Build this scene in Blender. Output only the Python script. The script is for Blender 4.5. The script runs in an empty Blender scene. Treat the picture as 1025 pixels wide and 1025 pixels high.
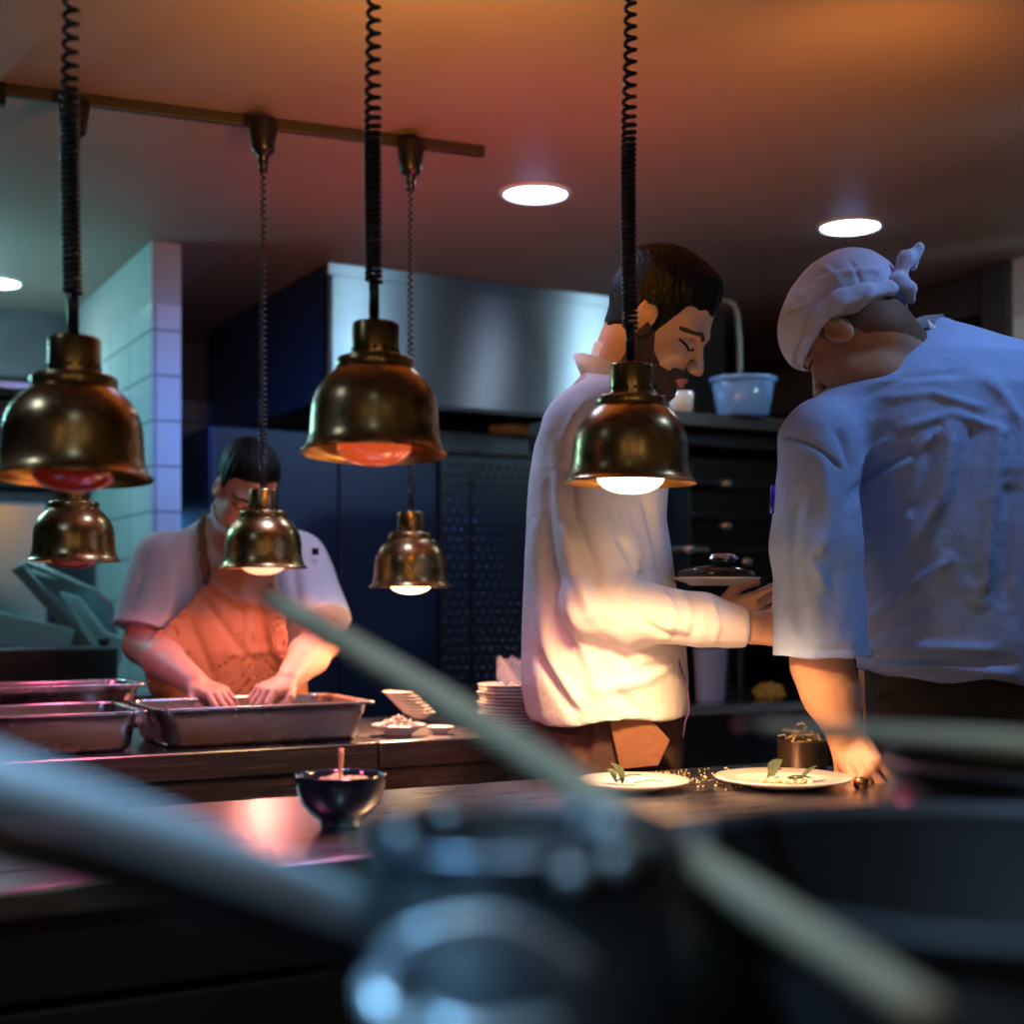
import bpy, bmesh, math, random
import numpy as np
from mathutils import Vector, Matrix
random.seed(7); np.random.seed(7)
S = bpy.context.scene
COL = S.collection
PI = math.pi
# ------------------------------------------------------------------ camera
F, CX, HY, CZ = 1400.0, 512.5, 598.0, 1.20
cam = bpy.data.cameras.new('camera'); cam.sensor_width = 36; cam.lens = F/1025*36
cam.shift_y = (HY-512.5)/1025; cam.clip_start = .05
cam.dof.use_dof = True; cam.dof.focus_distance = 2.55; cam.dof.aperture_fstop = 2.4
camo = bpy.data.objects.new('camera', cam); COL.objects.link(camo)
camo.location = (0, 0, CZ); camo.rotation_euler = (PI/2, 0, 0)
S.camera = camo
# ------------------------------------------------------------------ world, exposure
S.view_settings.view_transform = 'Standard'; S.view_settings.look = 'None'
S.view_settings.gamma = 1; S.view_settings.use_curve_mapping = False
S.view_settings.exposure = 0.0
S.cycles.use_denoising = True
S.cycles.sample_clamp_indirect = 6
w = bpy.data.worlds.new('world'); S.world = w; w.use_nodes = True
w.node_tree.nodes['Background'].inputs[0].default_value = (.50, .36, .22, 1)
w.node_tree.nodes['Background'].inputs[1].default_value = .075
# kitchen axes: counters run along U, V points away from the viewer
TH = math.radians(28.5)
U = Vector((math.cos(TH), math.sin(TH), 0)); V = Vector((-math.sin(TH), math.cos(TH), 0))
def W(u, v, z=0): return u*U + v*V + Vector((0, 0, z))
def P(px, py, d): return Vector(((px-CX)/F*d, d, CZ-(py-HY)/F*d))
def uv(p): return p.dot(U), p.dot(V)
CEIL = 2.36; CT = .88
# ------------------------------------------------------------------ lights
def light(kind, loc, color, power, size=.1, target=None, spot=None, blend=.5, name='light', sy=None, spread=None):
    l = bpy.data.lights.new(name, kind); l.color = color; l.energy = power
    if kind == 'AREA':
        l.size = size
        if sy: l.shape = 'RECTANGLE'; l.size_y = sy
        if spread: l.spread = spread
    else: l.shadow_soft_size = size
    if kind == 'SPOT': l.spot_size = math.radians(spot or 120); l.spot_blend = blend
    o = bpy.data.objects.new(name, l); COL.objects.link(o); o.location = loc
    if target is not None:
        o.rotation_euler = (Vector(target)-Vector(loc)).to_track_quat('-Z', 'Y').to_euler()
    return o
COOL = (.38, .60, 1.0); TEAL = (.30, .85, .90); WARM = (1.0, .55, .24)
# cool ceiling downlights over the kitchen (several are behind / beside the view)
light('SPOT', W(.1, .35, 2.33), (.45,.75,1.0), 36, .10, W(.35, .6, 0), 110, .8, 'downlight_or_fill')
light('SPOT', (1.12, 2.22, 2.33), (.30,.52,1.0), 24, .08, (1.0, 2.55, 1.0), 110, .8, 'downlight_or_fill')
light('SPOT', W(-.5, 1.9, 2.33), COOL, 16, .10, W(-.2, 2.4, 0), 130, .8, 'downlight_or_fill')
light('SPOT', W(1.15, 2.85, 2.33), (.36,.50,1.0), 30, .08, W(1.4, 2.6, 0.3), 120, .8, 'downlight_or_fill')
light('SPOT', W(.4, 4.3, 2.33), (.5,.68,1.0), 9, .10, W(.9, 3.7, 0), 130, .8, 'downlight_or_fill')
for p_ in ((-.75,-.9,1.95), (.25,-1.2,2.0), (.95,-.5,1.85)):      # added warm points behind the viewer, for highlights on the brass
    light('POINT', p_, (1.0,.78,.48), 3.4, .05, name='highlight_fill')
light('SPOT', (-.75,.05,2.1), (.25,.62,1.0), 190, .06, (-.32,.48,1.05), 34, .8, 'downlight_or_fill')  # added spot to brighten the steel handle; no fixture here
# teal-lit side room on the left
light('POINT', W(.2, 5.0, 2.05), TEAL, 26, .15, name='side_room_lamp')
light('SPOT', W(2.05, 4.2, 2.33), (.10,.30,.90), 13, .10, W(2.2, 4.9, .9), 100, .9, 'blue_fill')  # added blue light for the oven doors
light('SPOT', (1.75, 2.94, 2.31), (.55,.85,1.0), 30, .10, (-.35, 4.7, 1.9), 50, .8, 'downlight_or_fill')  # added spot, makes the left streak on the hood
light('SPOT', (1.74, 4.50, 2.31), (.60,.88,1.0), 14, .10, (.5, 5.4, 1.9), 60, .8, 'downlight_or_fill')  # added spot, makes the right streak on the hood
light('SPOT', W(1.1, 3.45, 2.32), (.12,.30,.95), 14, .12, W(1.5, 5.0, 1.6), 70, .9, 'blue_fill')  # added blue light towards the hood side
light('POINT', W(1.48, 5.4, 1.5), (.10, .38, .95), 26, .1, name='back_wall_fill')  # added point that turns the rear tiles blue
light('SPOT', W(1.0, 3.9, 2.0), (.05, .25, .95), 40, .3, W(1.9, 5.2, 1.3), 70, .9, 'blue_fill')  # added blue light on the left of the hood
# added spot that brightens the right wall, outside the view
light('SPOT', W(3.45, 2.6, 2.3), (.6, .85, 1.0), 6, .05, W(3.8, 3.1, 1.9), 110, .9, 'wall_fill')
# added upward spots that colour the ceiling; no fixtures hang there
light('SPOT', (-.15, 2.35, 1.80), (1.0, .40, .05), 36, .10, (-.1, 3.0, 2.4), 150, 1, 'warm_ceiling_fill')
light('SPOT', (.75, 2.6, 1.95), (1.0, .36, .05), 14, .10, (.8, 3.1, 2.4), 112, 1, 'warm_ceiling_fill')
light('SPOT', (.05, 3.25, 1.72), (1.0, .06, .16), 7, .12, (.05, 3.5, 2.4), 150, 1, 'red_ceiling_fill')
light('SPOT', (-.50, 3.9, 1.72), (1.0, .07, .08), 4, .12, (-.4, 4.0, 2.4), 150, 1, 'red_ceiling_fill')

# ------------------------------------------------------------------ materials
MATS = {}
def mat(name, col, rough=.5, metal=0, spec=.5, bump=0, bscale=30, stretch=None, var=0, vscale=6, col2=None, emit=None, estr=0, aniso=0, trans=0, alpha=1, sss=0, rvar=0, coat=0, detail=4):
    if name in MATS: return MATS[name]
    m = bpy.data.materials.new(name); MATS[name] = m; m.use_nodes = True
    nt = m.node_tree; b = nt.nodes['Principled BSDF']; L = nt.links.new
    b.inputs['Base Color'].default_value = (*col, 1); b.inputs['Roughness'].default_value = rough
    b.inputs['Metallic'].default_value = metal; b.inputs['Specular IOR Level'].default_value = spec
    b.inputs['Transmission Weight'].default_value = trans; b.inputs['Alpha'].default_value = alpha
    b.inputs['Anisotropic'].default_value = aniso; b.inputs['Coat Weight'].default_value = coat
    if sss:
        b.inputs['Subsurface Weight'].default_value = sss
        b.inputs['Subsurface Radius'].default_value = (.012, .004, .002); b.inputs['Subsurface Scale'].default_value = 1
    if emit: b.inputs['Emission Color'].default_value = (*emit, 1); b.inputs['Emission Strength'].default_value = estr
    tc = nt.nodes.new('ShaderNodeTexCoord'); mp = nt.nodes.new('ShaderNodeMapping')
    L(tc.outputs['Object'], mp.inputs[0])
    if stretch: mp.inputs['Scale'].default_value = stretch
    if bump:
        n = nt.nodes.new('ShaderNodeTexNoise'); n.inputs['Scale'].default_value = bscale; n.inputs['Detail'].default_value = detail
        L(mp.outputs[0], n.inputs['Vector'])
        bp = nt.nodes.new('ShaderNodeBump'); bp.inputs['Strength'].default_value = bump; bp.inputs['Distance'].default_value = .01
        L(n.outputs['Fac'], bp.inputs['Height']); L(bp.outputs[0], b.inputs['Normal'])
    if var or col2 or rvar:
        n2 = nt.nodes.new('ShaderNodeTexNoise'); n2.inputs['Scale'].default_value = vscale; n2.inputs['Detail'].default_value = 5
        L(mp.outputs[0], n2.inputs['Vector'])
        cr = nt.nodes.new('ShaderNodeValToRGB'); cr.color_ramp.elements[0].position = .35; cr.color_ramp.elements[1].position = .68
        c2 = col2 or tuple(c*(1-var) for c in col)
        cr.color_ramp.elements[0].color = (*c2, 1); cr.color_ramp.elements[1].color = (*col, 1)
        L(n2.outputs['Fac'], cr.inputs[0]); L(cr.outputs[0], b.inputs['Base Color'])
        if rvar:
            mr = nt.nodes.new('ShaderNodeMapRange'); mr.inputs[3].default_value = max(.02, rough-rvar); mr.inputs[4].default_value = rough+rvar
            L(n2.outputs['Fac'], mr.inputs[0]); L(mr.outputs[0], b.inputs['Roughness'])
    return m
def tile_mat(name, col, grout, bw, bh, split=None, plaster=(.5,.5,.5), rough=.18, off=.5):
    m = bpy.data.materials.new(name); m.use_nodes = True; nt = m.node_tree; b = nt.nodes['Principled BSDF']; L = nt.links.new
    tc = nt.nodes.new('ShaderNodeTexCoord'); sp = nt.nodes.new('ShaderNodeSeparateXYZ'); L(tc.outputs['Object'], sp.inputs[0])
    ad = nt.nodes.new('ShaderNodeMath'); ad.operation = 'ADD'; L(sp.outputs[0], ad.inputs[0]); L(sp.outputs[1], ad.inputs[1])
    cb = nt.nodes.new('ShaderNodeCombineXYZ'); L(ad.outputs[0], cb.inputs[0]); L(sp.outputs[2], cb.inputs[1])
    br = nt.nodes.new('ShaderNodeTexBrick'); L(cb.outputs[0], br.inputs['Vector'])
    br.inputs['Scale'].default_value = 1; br.inputs['Brick Width'].default_value = bw; br.inputs['Row Height'].default_value = bh
    br.inputs['Mortar Size'].default_value = .004; br.inputs['Mortar Smooth'].default_value = .1; br.offset = off
    br.inputs['Color1'].default_value = (*col, 1); br.inputs['Color2'].default_value = (*[c*.93 for c in col], 1); br.inputs['Mortar'].default_value = (*grout, 1)
    bp = nt.nodes.new('ShaderNodeBump'); bp.invert = True; bp.inputs['Distance'].default_value = .003; L(br.outputs['Fac'], bp.inputs['Height'])
    if split:
        gt = nt.nodes.new('ShaderNodeMath'); gt.operation = 'GREATER_THAN'; gt.inputs[1].default_value = split; L(sp.outputs[2], gt.inputs[0])
        mx = nt.nodes.new('ShaderNodeMix'); mx.data_type = 'RGBA'; L(gt.outputs[0], mx.inputs[0]); L(br.outputs['Color'], mx.inputs[6]); mx.inputs[7].default_value = (*plaster, 1)
        L(mx.outputs[2], b.inputs['Base Color'])
        mr = nt.nodes.new('ShaderNodeMapRange'); mr.inputs[3].default_value = rough; mr.inputs[4].default_value = .7; L(gt.outputs[0], mr.inputs[0]); L(mr.outputs[0], b.inputs['Roughness'])
    else:
        L(br.outputs['Color'], b.inputs['Base Color']); b.inputs['Roughness'].default_value = rough
    L(bp.outputs[0], b.inputs['Normal'])
    return m
M = dict(
 steel=mat('steel', (.55,.56,.58), .26, 1, bump=.05, bscale=14, stretch=(1,1,30), var=.25, vscale=5, rvar=.06),
 top=mat('worktop_steel', (.38,.37,.40), .30, 1, bump=.12, bscale=10, stretch=(1,6,6), var=.35, vscale=7, rvar=.09),
 hood=mat('hood_steel', (.42,.50,.58), .30, 1, aniso=.95, bump=.12, bscale=3, stretch=(1,1,.3), var=.2, vscale=1.5, detail=1),
 dark_steel=mat('dark_steel', (.055,.055,.065), .32, .9, bump=.06, bscale=12, stretch=(1,1,20), var=.3),
 black=mat('black_plastic', (.008,.008,.010), .3),
 cord=mat('cord_rubber', (.010,.014,.026), .28, spec=.7),
 brass=mat('aged_brass', (.64,.41,.18), .27, 1, bump=.04, bscale=30, var=.5, vscale=22, col2=(.30,.17,.06), rvar=.09),
 brass_in=mat('brass_inside', (.75,.42,.12), .35, 1, var=.3),
 hole=mat('vent_dark', (.004,.003,.002), .9),
 ceil=mat('ceiling_paint', (.31,.235,.20), .55, bump=.25, bscale=2.2, var=.12, vscale=1.5, detail=2),
 floor=mat('floor_tile', (.05,.05,.055), .35),
 wallp=mat('wall_dark', (.10,.11,.13), .6, var=.3),
 cabinet=mat('cabinet_dark', (.045,.035,.034), .38, .5, var=.25, vscale=3),
 navy=mat('navy_panel', (.030,.045,.085), .35, .6, bump=.03, bscale=8, var=.3, vscale=2),
 white=mat('white_glaze', (.80,.77,.72), .15, coat=.3),
 wood=mat('worn_wood', (.56,.50,.36), .6, bump=.3, bscale=20, stretch=(1,1,8), var=.35, vscale=10),
)
hd = M['hood'] ; nt_ = hd.node_tree; b_ = nt_.nodes['Principled BSDF']
tv = nt_.nodes.new('ShaderNodeCombineXYZ'); tv.inputs[2].default_value = 1; nt_.links.new(tv.outputs[0], b_.inputs['Tangent'])   # brushed sideways: highlights smear up and down
# ------------------------------------------------------------------ mesh helpers
def setp(o, label=None, cat=None, group=None, kind=None):
    if label: o['label'] = label
    if cat: o['category'] = cat
    if group: o['group'] = group
    if kind: o['kind'] = kind
    return o
def obj(name, bm, m, parent=None, smooth=False, world=True):
    me = bpy.data.meshes.new(name); bm.to_mesh(me); bm.free()
    for mm in (m if isinstance(m, (list, tuple)) else [m]): me.materials.append(mm)
    if smooth: me.shade_smooth()
    o = bpy.data.objects.new(name, me); COL.objects.link(o)
    if parent:
        o.parent = parent
    return o
def thing(name, label, cat, loc=(0,0,0), rz=0, group=None, rot=None):
    o = bpy.data.objects.new(name, None); COL.objects.link(o); o.location = loc
    o.rotation_euler = rot or (0, 0, rz); o.empty_display_size = .05
    return setp(o, label, cat, group)
def bx(bm, c, s, mi=0, bev=0, rot=None):
    r = bmesh.ops.create_cube(bm, size=1)['verts']
    bmesh.ops.scale(bm, vec=s, verts=r)
    if bev:
        es = list({e for v_ in r for e in v_.link_edges})
        g = bmesh.ops.bevel(bm, geom=es, offset=bev, segments=2, affect='EDGES', profile=.6)
        r = list({v_ for f_ in g['faces'] for v_ in f_.verts} | {v_ for v_ in r if v_.is_valid})
    if rot: bmesh.ops.rotate(bm, matrix=rot, verts=r)
    bmesh.ops.translate(bm, vec=c, verts=r)
    for f_ in {f for v_ in r for f in v_.link_faces}: f_.material_index = mi
    return r
def boxbm(c, s, bev=0, mi=0):
    bm = bmesh.new(); bx(bm, c, s, mi, bev); return bm
def lathe(bm, prof, n=48, c=(0,0,0), mi=0, sx=1, sy=1):
    rings = []
    for r, z in prof:
        if r < 1e-5: rings.append([bm.verts.new((c[0], c[1], c[2]+z))])
        else: rings.append([bm.verts.new((c[0]+sx*r*math.cos(2*PI*i/n), c[1]+sy*r*math.sin(2*PI*i/n), c[2]+z)) for i in range(n)])
    for a, b in zip(rings, rings[1:]):
        for i in range(n):
            j = (i+1) % n
            if len(a) == 1 and len(b) == 1: continue
            if len(a) == 1: f = bm.faces.new((a[0], b[j], b[i]))
            elif len(b) == 1: f = bm.faces.new((a[i], a[j], b[0]))
            else: f = bm.faces.new((a[i], a[j], b[j], b[i]))
            f.material_index = mi
    return bm
def tube(bm, pts, rad, n=10, mi=0, cap=True, sc=(1,1)):
    pts = [Vector(p) for p in pts]; N = len(pts)
    rad = rad if isinstance(rad, (list, tuple)) else [rad]*N
    t0 = (pts[1]-pts[0]).normalized(); up = Vector((0,0,1)) if abs(t0.z) < .9 else Vector((1,0,0))
    a = t0.cross(up).normalized(); rings = []
    for i, p in enumerate(pts):
        t = (pts[min(i+1, N-1)]-pts[max(i-1, 0)]).normalized()
        a = (a - t*a.dot(t)).normalized(); b = t.cross(a)
        rings.append([bm.verts.new(p + rad[i]*(sc[0]*math.cos(2*PI*k/n)*a + sc[1]*math.sin(2*PI*k/n)*b)) for k in range(n)])
    for x, y in zip(rings, rings[1:]):
        for k in range(n):
            f = bm.faces.new((x[k], x[(k+1)%n], y[(k+1)%n], y[k])); f.material_index = mi
    if cap:
        for r in (rings[0][::-1], rings[-1]): bm.faces.new(r).material_index = mi
    return bm
def newt(fn, *a, **k):
    bm = bmesh.new(); fn(bm, *a, **k); return bm
def struct(name, bm, m, parent=None, rz=TH):
    o = obj(name, bm, m, parent)
    if not parent: o.rotation_euler = (0,0,rz); o['kind'] = 'structure'
    return o
def span(u0, u1, v0, v1, z0, z1): return ((u0+u1)/2, (v0+v1)/2, (z0+z1)/2), (u1-u0, v1-v0, z1-z0)

# ------------------------------------------------------------------ room shell (objects turned by TH so x=u, y=v)
struct('floor', boxbm(*span(-4, 4.2, -1.5, 7.2, -.1, 0)), M['floor'])
struct('ceiling', boxbm(*span(-4, 4.2, .5, 7.2, CEIL, CEIL+.1)), M['ceil'])
TL = tile_mat('white_wall_tile', (.62,.66,.66), (.25,.28,.30), .30, .148, 2.157, (.40,.40,.40), off=0)
TL2 = tile_mat('blue_wall_tile', (.32,.36,.42), (.10,.12,.16), .20, .10, 2.10, (.10,.10,.12))
struct('wall_back', boxbm(*span(-4, 4.2, 6.3, 6.4, 0, CEIL)), TL2)
struct('wall_left', boxbm(*span(-4.1, -4, -1.5, 6.4, 0, CEIL)), TL2)
struct('wall_right', boxbm(*span(3.80, 3.95, -1.5, 3.44, 0, CEIL)), TL)
struct('wall_right_rear', boxbm(*span(4.0, 4.15, 3.44, 6.3, 0, CEIL)), M['wallp'])
struct('trim_1', boxbm(*span(3.78, 4.0, 3.40, 3.52, 0, CEIL-.002), bev=.004), mat('door_frame_dark', (.03,.03,.035), .4))
struct('trim_2', boxbm(*span(3.80, 4.0, 3.52, 6.25, 2.20, 2.34), bev=.004), mat('door_frame_dark', (.03,.03,.035), .4))
struct('wall_partition', boxbm(*span(1.14, 1.235, 4.55, 6.295, 0, CEIL-.001)), TL)
struct('wall_soffit', boxbm(*span(-3.9, 1.13, 5.9, 6.29, 2.09, CEIL-.001)), M['wallp'])
# ------------------------------------------------------------------ heat lamps
R0 = .103
def make_lamp(name, label, px, d, rim_py, cord_top_py, kind, group, cord_turns, lean=0, dense=.5, tilt=(0,0), ctop=None):
    """bell heat lamp; origin on the ceiling above it"""
    p = P(px, rim_py, d); ztop = ctop if ctop else CEIL-.005
    t = thing(name, label, 'heat lamp', (p.x, p.y, 0), 0, group)
    T = Matrix.Translation((0, 0, p.z)) @ Matrix.Rotation(tilt[0], 4, 'X') @ Matrix.Rotation(tilt[1], 4, 'Y')
    R = R0
    prof = [(1.0,.0),(1.008,.018),(1.0,.035),(.975,.05),(.945,.09),(.915,.16),(.892,.27),(.882,.40),(.876,.52),(.868,.63),(.845,.75),(.80,.87),(.735,.97),(.66,1.06),(.585,1.13),(.535,1.17)]
    pr = [(r*R, z*R) for r, z in prof]
    inner = [(r*R-.003, z*R+.001) for r, z in prof[1:]]
    bm = bmesh.new(); lathe(bm, pr, 64)
    lathe(bm, [(pr[0][0], pr[0][1])] + inner, 64, mi=1)
    bmesh.ops.recalc_face_normals(bm, faces=bm.faces)
    bm.transform(T); obj('lamp_shade', bm, [M['brass'], M['brass_in']], t, True)
    # shoulder ring
    s = [(.500,1.15),(.535,1.17),(.540,1.18),(.540,1.29),(.525,1.315),(.50,1.322),(.36,1.325),(.335,1.33)]
    bm = newt(lathe, [(r*R, z*R) for r, z in s], 48); bm.transform(T)
    obj('shoulder_ring', bm, M['brass'], t, True)
    bm = bmesh.new()
    c = [(.325,1.32),(.328,1.34),(.328,1.78),(.318,1.81),(.30,1.82),(.10,1.822),(.0,1.822)]
    lathe(bm, [(r*R, z*R) for r, z in c], 48)
    for i in range(16):
        a = 2*PI*i/16 + .1
        bx(bm, (.330*R*math.cos(a), .330*R*math.sin(a), 1.43*R), (.0016, .0045, .0045), 1, 0, Matrix.Rotation(a, 3, 'Z') @ Matrix.Rotation(PI/4, 3, 'X'))
    # fix: rotate about ring centre only
    bm.transform(T); obj('vented_collar', bm, [M['brass'], M['hole']], t, True)
    bulbs = dict(dark=((.28,.01,.005), .35, (.5,.03,.01), .10), red=((.6,.07,.02), .3, (1,.13,.03), .55), peach=((.9,.4,.2), .3, (1,.42,.22), 2.2), lit=((1,.9,.7), .3, (1,.66,.32), 16))
    bc = bulbs[kind]
    bm = newt(lathe, [(0,-.16*R),(.15*R,-.152*R),(.28*R,-.125*R),(.40*R,-.07*R),(.49*R,.01*R),(.52*R,.09*R),(.50*R,.2*R),(.40*R,.5*R),(.2*R,.8*R),(.16*R,1.2*R)], 40); bm.transform(T)
    obj('reflector_bulb', bm, mat('bulb_'+kind, bc[0], .08, emit=bc[2], estr=bc[3], coat=1), t, True)
    # cord: smooth sleeve then coil up to the ceiling
    zc = p.z + 1.82*R
    zs = zc + .045 if kind != 'x' else zc
    bm = newt(tube, [(0,0,zc-.005),(0,0,zs),(lean*.2,0,zs+.02)], .0075, 14)
    obj('cord_sleeve', bm, M['cord'], t, True)
    H = ztop - zs - .01
    N = cord_turns; pts = []
    hr = .0085
    if ctop is None:                       # tight coils low down, pulled open towards the ceiling
        z = zs+.012; a = 0; zd = CZ-(dense-HY)/F*d
        while z < ztop-.01:
            pitch = .0080 + .0105*min(1, max(0, (z-zd+.03)/.09))
            h = (z-zs)/H; x = lean*math.sin(PI*min(1, h*1.6)) if h < .62 else 0
            rr = .0098 - .0022*min(1, max(0, (z-zd)/.2))
            pts.append((x*(1 if h < .62 else 0)+rr*math.cos(a), rr*math.sin(a), z)); a += PI/7; z += pitch/14
        N = 0
    for i in range(N*12+1 if N else 0):
        f = i/(N*12)                       # turn fraction; coils dense below, stretched above
        h = dense*f + (1-dense)*f**3.0 if ctop is None else f**1.25
        x = lean*math.sin(PI*min(1, h*1.2))
        a = 2*PI*N*f
        rr = hr*(1-.35*h) if ctop is None else hr*(.95 - .45*h)
        pts.append((x+rr*math.cos(a), rr*math.sin(a), zs+.012+H*h))
    bm = newt(tube, pts, .0036 if ctop is None or ctop is None else .0029, 6)
    obj('coiled_cord', bm, M['cord'], t, True)
    if ctop is None:
        bm = newt(lathe, [(.036,CEIL-.001),(.034,CEIL-.04),(0,CEIL-.045)], 24); obj('ceiling_canopy', bm, M['black'], t, True)
    else:
        k = ctop
        pr = [(0,k+.075),(.034,k+.075),(.036,k+.07),(.028,k+.005),(.024,k-.004),(.014,k-.010),(.012,k-.03),(.010,k-.05),(.0,k-.05)]
        obj('ceiling_canopy', newt(lathe, pr, 24), M['black'], t, True)
    if kind == 'lit':
        light('SPOT', (p.x, p.y, p.z-.035), (1.0,.56,.24) if d < 3 else (1.0,.42,.20), 43 if d < 3 else 30, .045, (p.x-.02, p.y+.1, 0), 131 if d < 3 else 150, .5, 'bulb_light')
    if kind == 'peach':
        light('SPOT', (p.x, p.y, p.z-.03), (1.0,.30,.22), 9, .03, (p.x, p.y, 0), 168, .3, 'bulb_light')
    if kind == 'red':
        light('SPOT', (p.x, p.y, p.z-.03), (1.0,.17,.30), 12, .04, (p.x, p.y, 0), 165, .3, 'bulb_light')
    if kind == 'dark': light('SPOT', (p.x, p.y, p.z-.03), (1.0,.16,.38), 2.2, .04, (p.x, p.y, 0), 165, .3, 'bulb_light')
    return t
G1 = 'brass heat lamps hung over the front pass'; G2 = 'brass heat lamps hung over the rear counter'
make_lamp('heat_lamp', 'large brass bell heat lamp with dark red bulb, leftmost of the front row', 73, 1.84, 480, 0, 'dark', G1, 0, -.004, 105, (math.radians(-2.5), 0))
make_lamp('heat_lamp', 'large brass bell heat lamp with orange-red bulb, middle of the front row', 374.5, 1.98, 455, 0, 'red', G1, 0, -.002, 125, (math.radians(-3), math.radians(.4)))
make_lamp('heat_lamp', 'brass bell heat lamp with glaring white bulb in front of the bearded cook', 631, 2.20, 484, 0, 'lit', G1, 0, -.003, 130, (0, math.radians(.6)))
zc_ = CEIL-.026-.075
make_lamp('heat_lamp', 'small unlit brass bell heat lamp directly below the large leftmost one', 74, 3.19, 562, 0, 'dark', G2, 56, 0, .5, ctop=zc_)
make_lamp('heat_lamp', 'small brass bell heat lamp hanging in front of the stooping cook in apron', 263.5, 3.32, 569, 0, 'peach', G2, 56, 0, .5, ctop=zc_)
make_lamp('heat_lamp', 'small brass bell heat lamp with bright bulb before the dark oven doors', 411, 3.48, 588, 0, 'lit', G2, 56, 0, .5, ctop=zc_)
# ceiling rail
a = P(5, 84, 3.16); b = P(484, 149, 3.60); a.z = b.z = CEIL-.014
rl = thing('ceiling_rail', 'long dark metal rail fixed to the ceiling above the small heat lamps', 'rail', (0,0,0))
dr = (b-a); ang = math.atan2(dr.y, dr.x); mid = (a+b)/2
bm = bmesh.new(); bx(bm, (0,0,0), (dr.length, .022, .026), 0, .003); bm.transform(Matrix.Translation(mid) @ Matrix.Rotation(ang, 4, 'Z'))
obj('rail_bar', bm, mat('rail_paint', (.035,.028,.024), .5), rl)
bm = bmesh.new(); bx(bm, (-dr.length/2-.006,0,-.012), (.016, .03, .05), 0, .003); bm.transform(Matrix.Translation(mid) @ Matrix.Rotation(ang, 4, 'Z'))
obj('end_cap', bm, M['black'], rl)
# downlights
for px, py, lab in ((536,193,'round white recessed downlight left of centre, above the bearded cook'), (851,226,'round white recessed downlight on the right, above the cook in a cap'), (-6,282,'round recessed downlight at the far left edge above the side room')):
    d = (CEIL-CZ)*F/(HY-py); p = P(px, py, d)
    t = thing('ceiling_downlight', lab, 'ceiling light', (p.x, p.y, CEIL), 0)
    obj('diffuser', newt(lathe, [(0,-.006),(.082,-.006),(.088,-.004)], 40), mat('downlight_glow', (1,1,1), .4, emit=(.80,.90,1), estr=22), t, True)
    obj('trim_ring', newt(lathe, [(.088,-.004),(.092,-.009),(.100,-.007),(.104,0)], 40), mat('downlight_ring', (.7,.7,.75), .3), t, True)
    light('SPOT', (p.x, p.y, CEIL-.03), COOL if px > 0 else TEAL, 14, .09, (p.x, p.y, 0), 140, .9, 'downlight_or_fill')
    light('POINT', (p.x, p.y, CEIL-.045), (.35,.5,1.0), .22, .05, name='downlight_spill')

# ------------------------------------------------------------------ front pass counter
def cloc(u, v, z=0): return W(u, v, z)
ct = thing('pass_counter', 'long stainless steel pass counter in front of the cooks', 'counter', W(.6, 1.88, 0), TH)
def cb(name, par, ou, ov, u0, u1, v0, v1, z0, z1, m, bev=.002):
    c, s = span(u0-ou, u1-ou, v0-ov, v1-ov, z0, z1)
    return obj(name, boxbm(c, s, bev), m, par)
U0, U1, V0, V1 = -1.2, 1.80, 1.605, 2.15
cb('worktop', ct, .6, 1.88, U0, U1, V0, V1, CT-.035, CT, M['top'], .006)
cb('fascia', ct, .6, 1.88, U0, U1-.01, V0+.02, V1-.02, CT-.13, CT-.035, M['cabinet'])
uu = U0
for i in range(5):
    u1 = min(uu+.62, U1-.02)
    dr_ = cb('cabinet_door', ct, .6, 1.88, uu+.004, u1-.004, V0+.03, V0+.06, .10, CT-.145, M['cabinet'], .004)
    cb('cabinet_body', ct, .6, 1.88, uu, u1, V0+.065, V1-.03, .10, CT-.132, M['cabinet'])
    uu = u1
cb('plinth', ct, .6, 1.88, U0+.02, U1-.04, V0+.10, V1-.06, 0, .10, M['black'])
# ------------------------------------------------------------------ rear counter with trays
bc = thing('rear_counter', 'stainless steel rear counter carrying the roasting trays and plates', 'counter', W(.6, 3.15, 0), TH)
cb('worktop', bc, .6, 3.15, -.9, 1.215, 2.86, 3.46, CT-.06, CT, M['steel'], .004)
cb('worktop', bc, .6, 3.15, 1.220, 2.00, 2.86, 3.46, CT-.06, CT, M['steel'], .004)
cb('fascia', bc, .6, 3.15, -.9, 1.99, 2.885, 3.44, CT-.16, CT-.062, M['steel'], .004)
cb('lower_shelf', bc, .6, 3.15, -.9, 1.99, 2.89, 3.42, .20, .23, M['dark_steel'])
cb('lower_panel', bc, .6, 3.15, -.9, 1.99, 2.93, 3.40, .24, CT-.165, M['cabinet'])
for uu in (-.8, .6, 1.94):
    for vv in (2.93, 3.38): cb('leg', bc, .6, 3.15, uu-.02, uu+.02, vv-.02, vv+.02, 0, .2, M['steel'])
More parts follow.
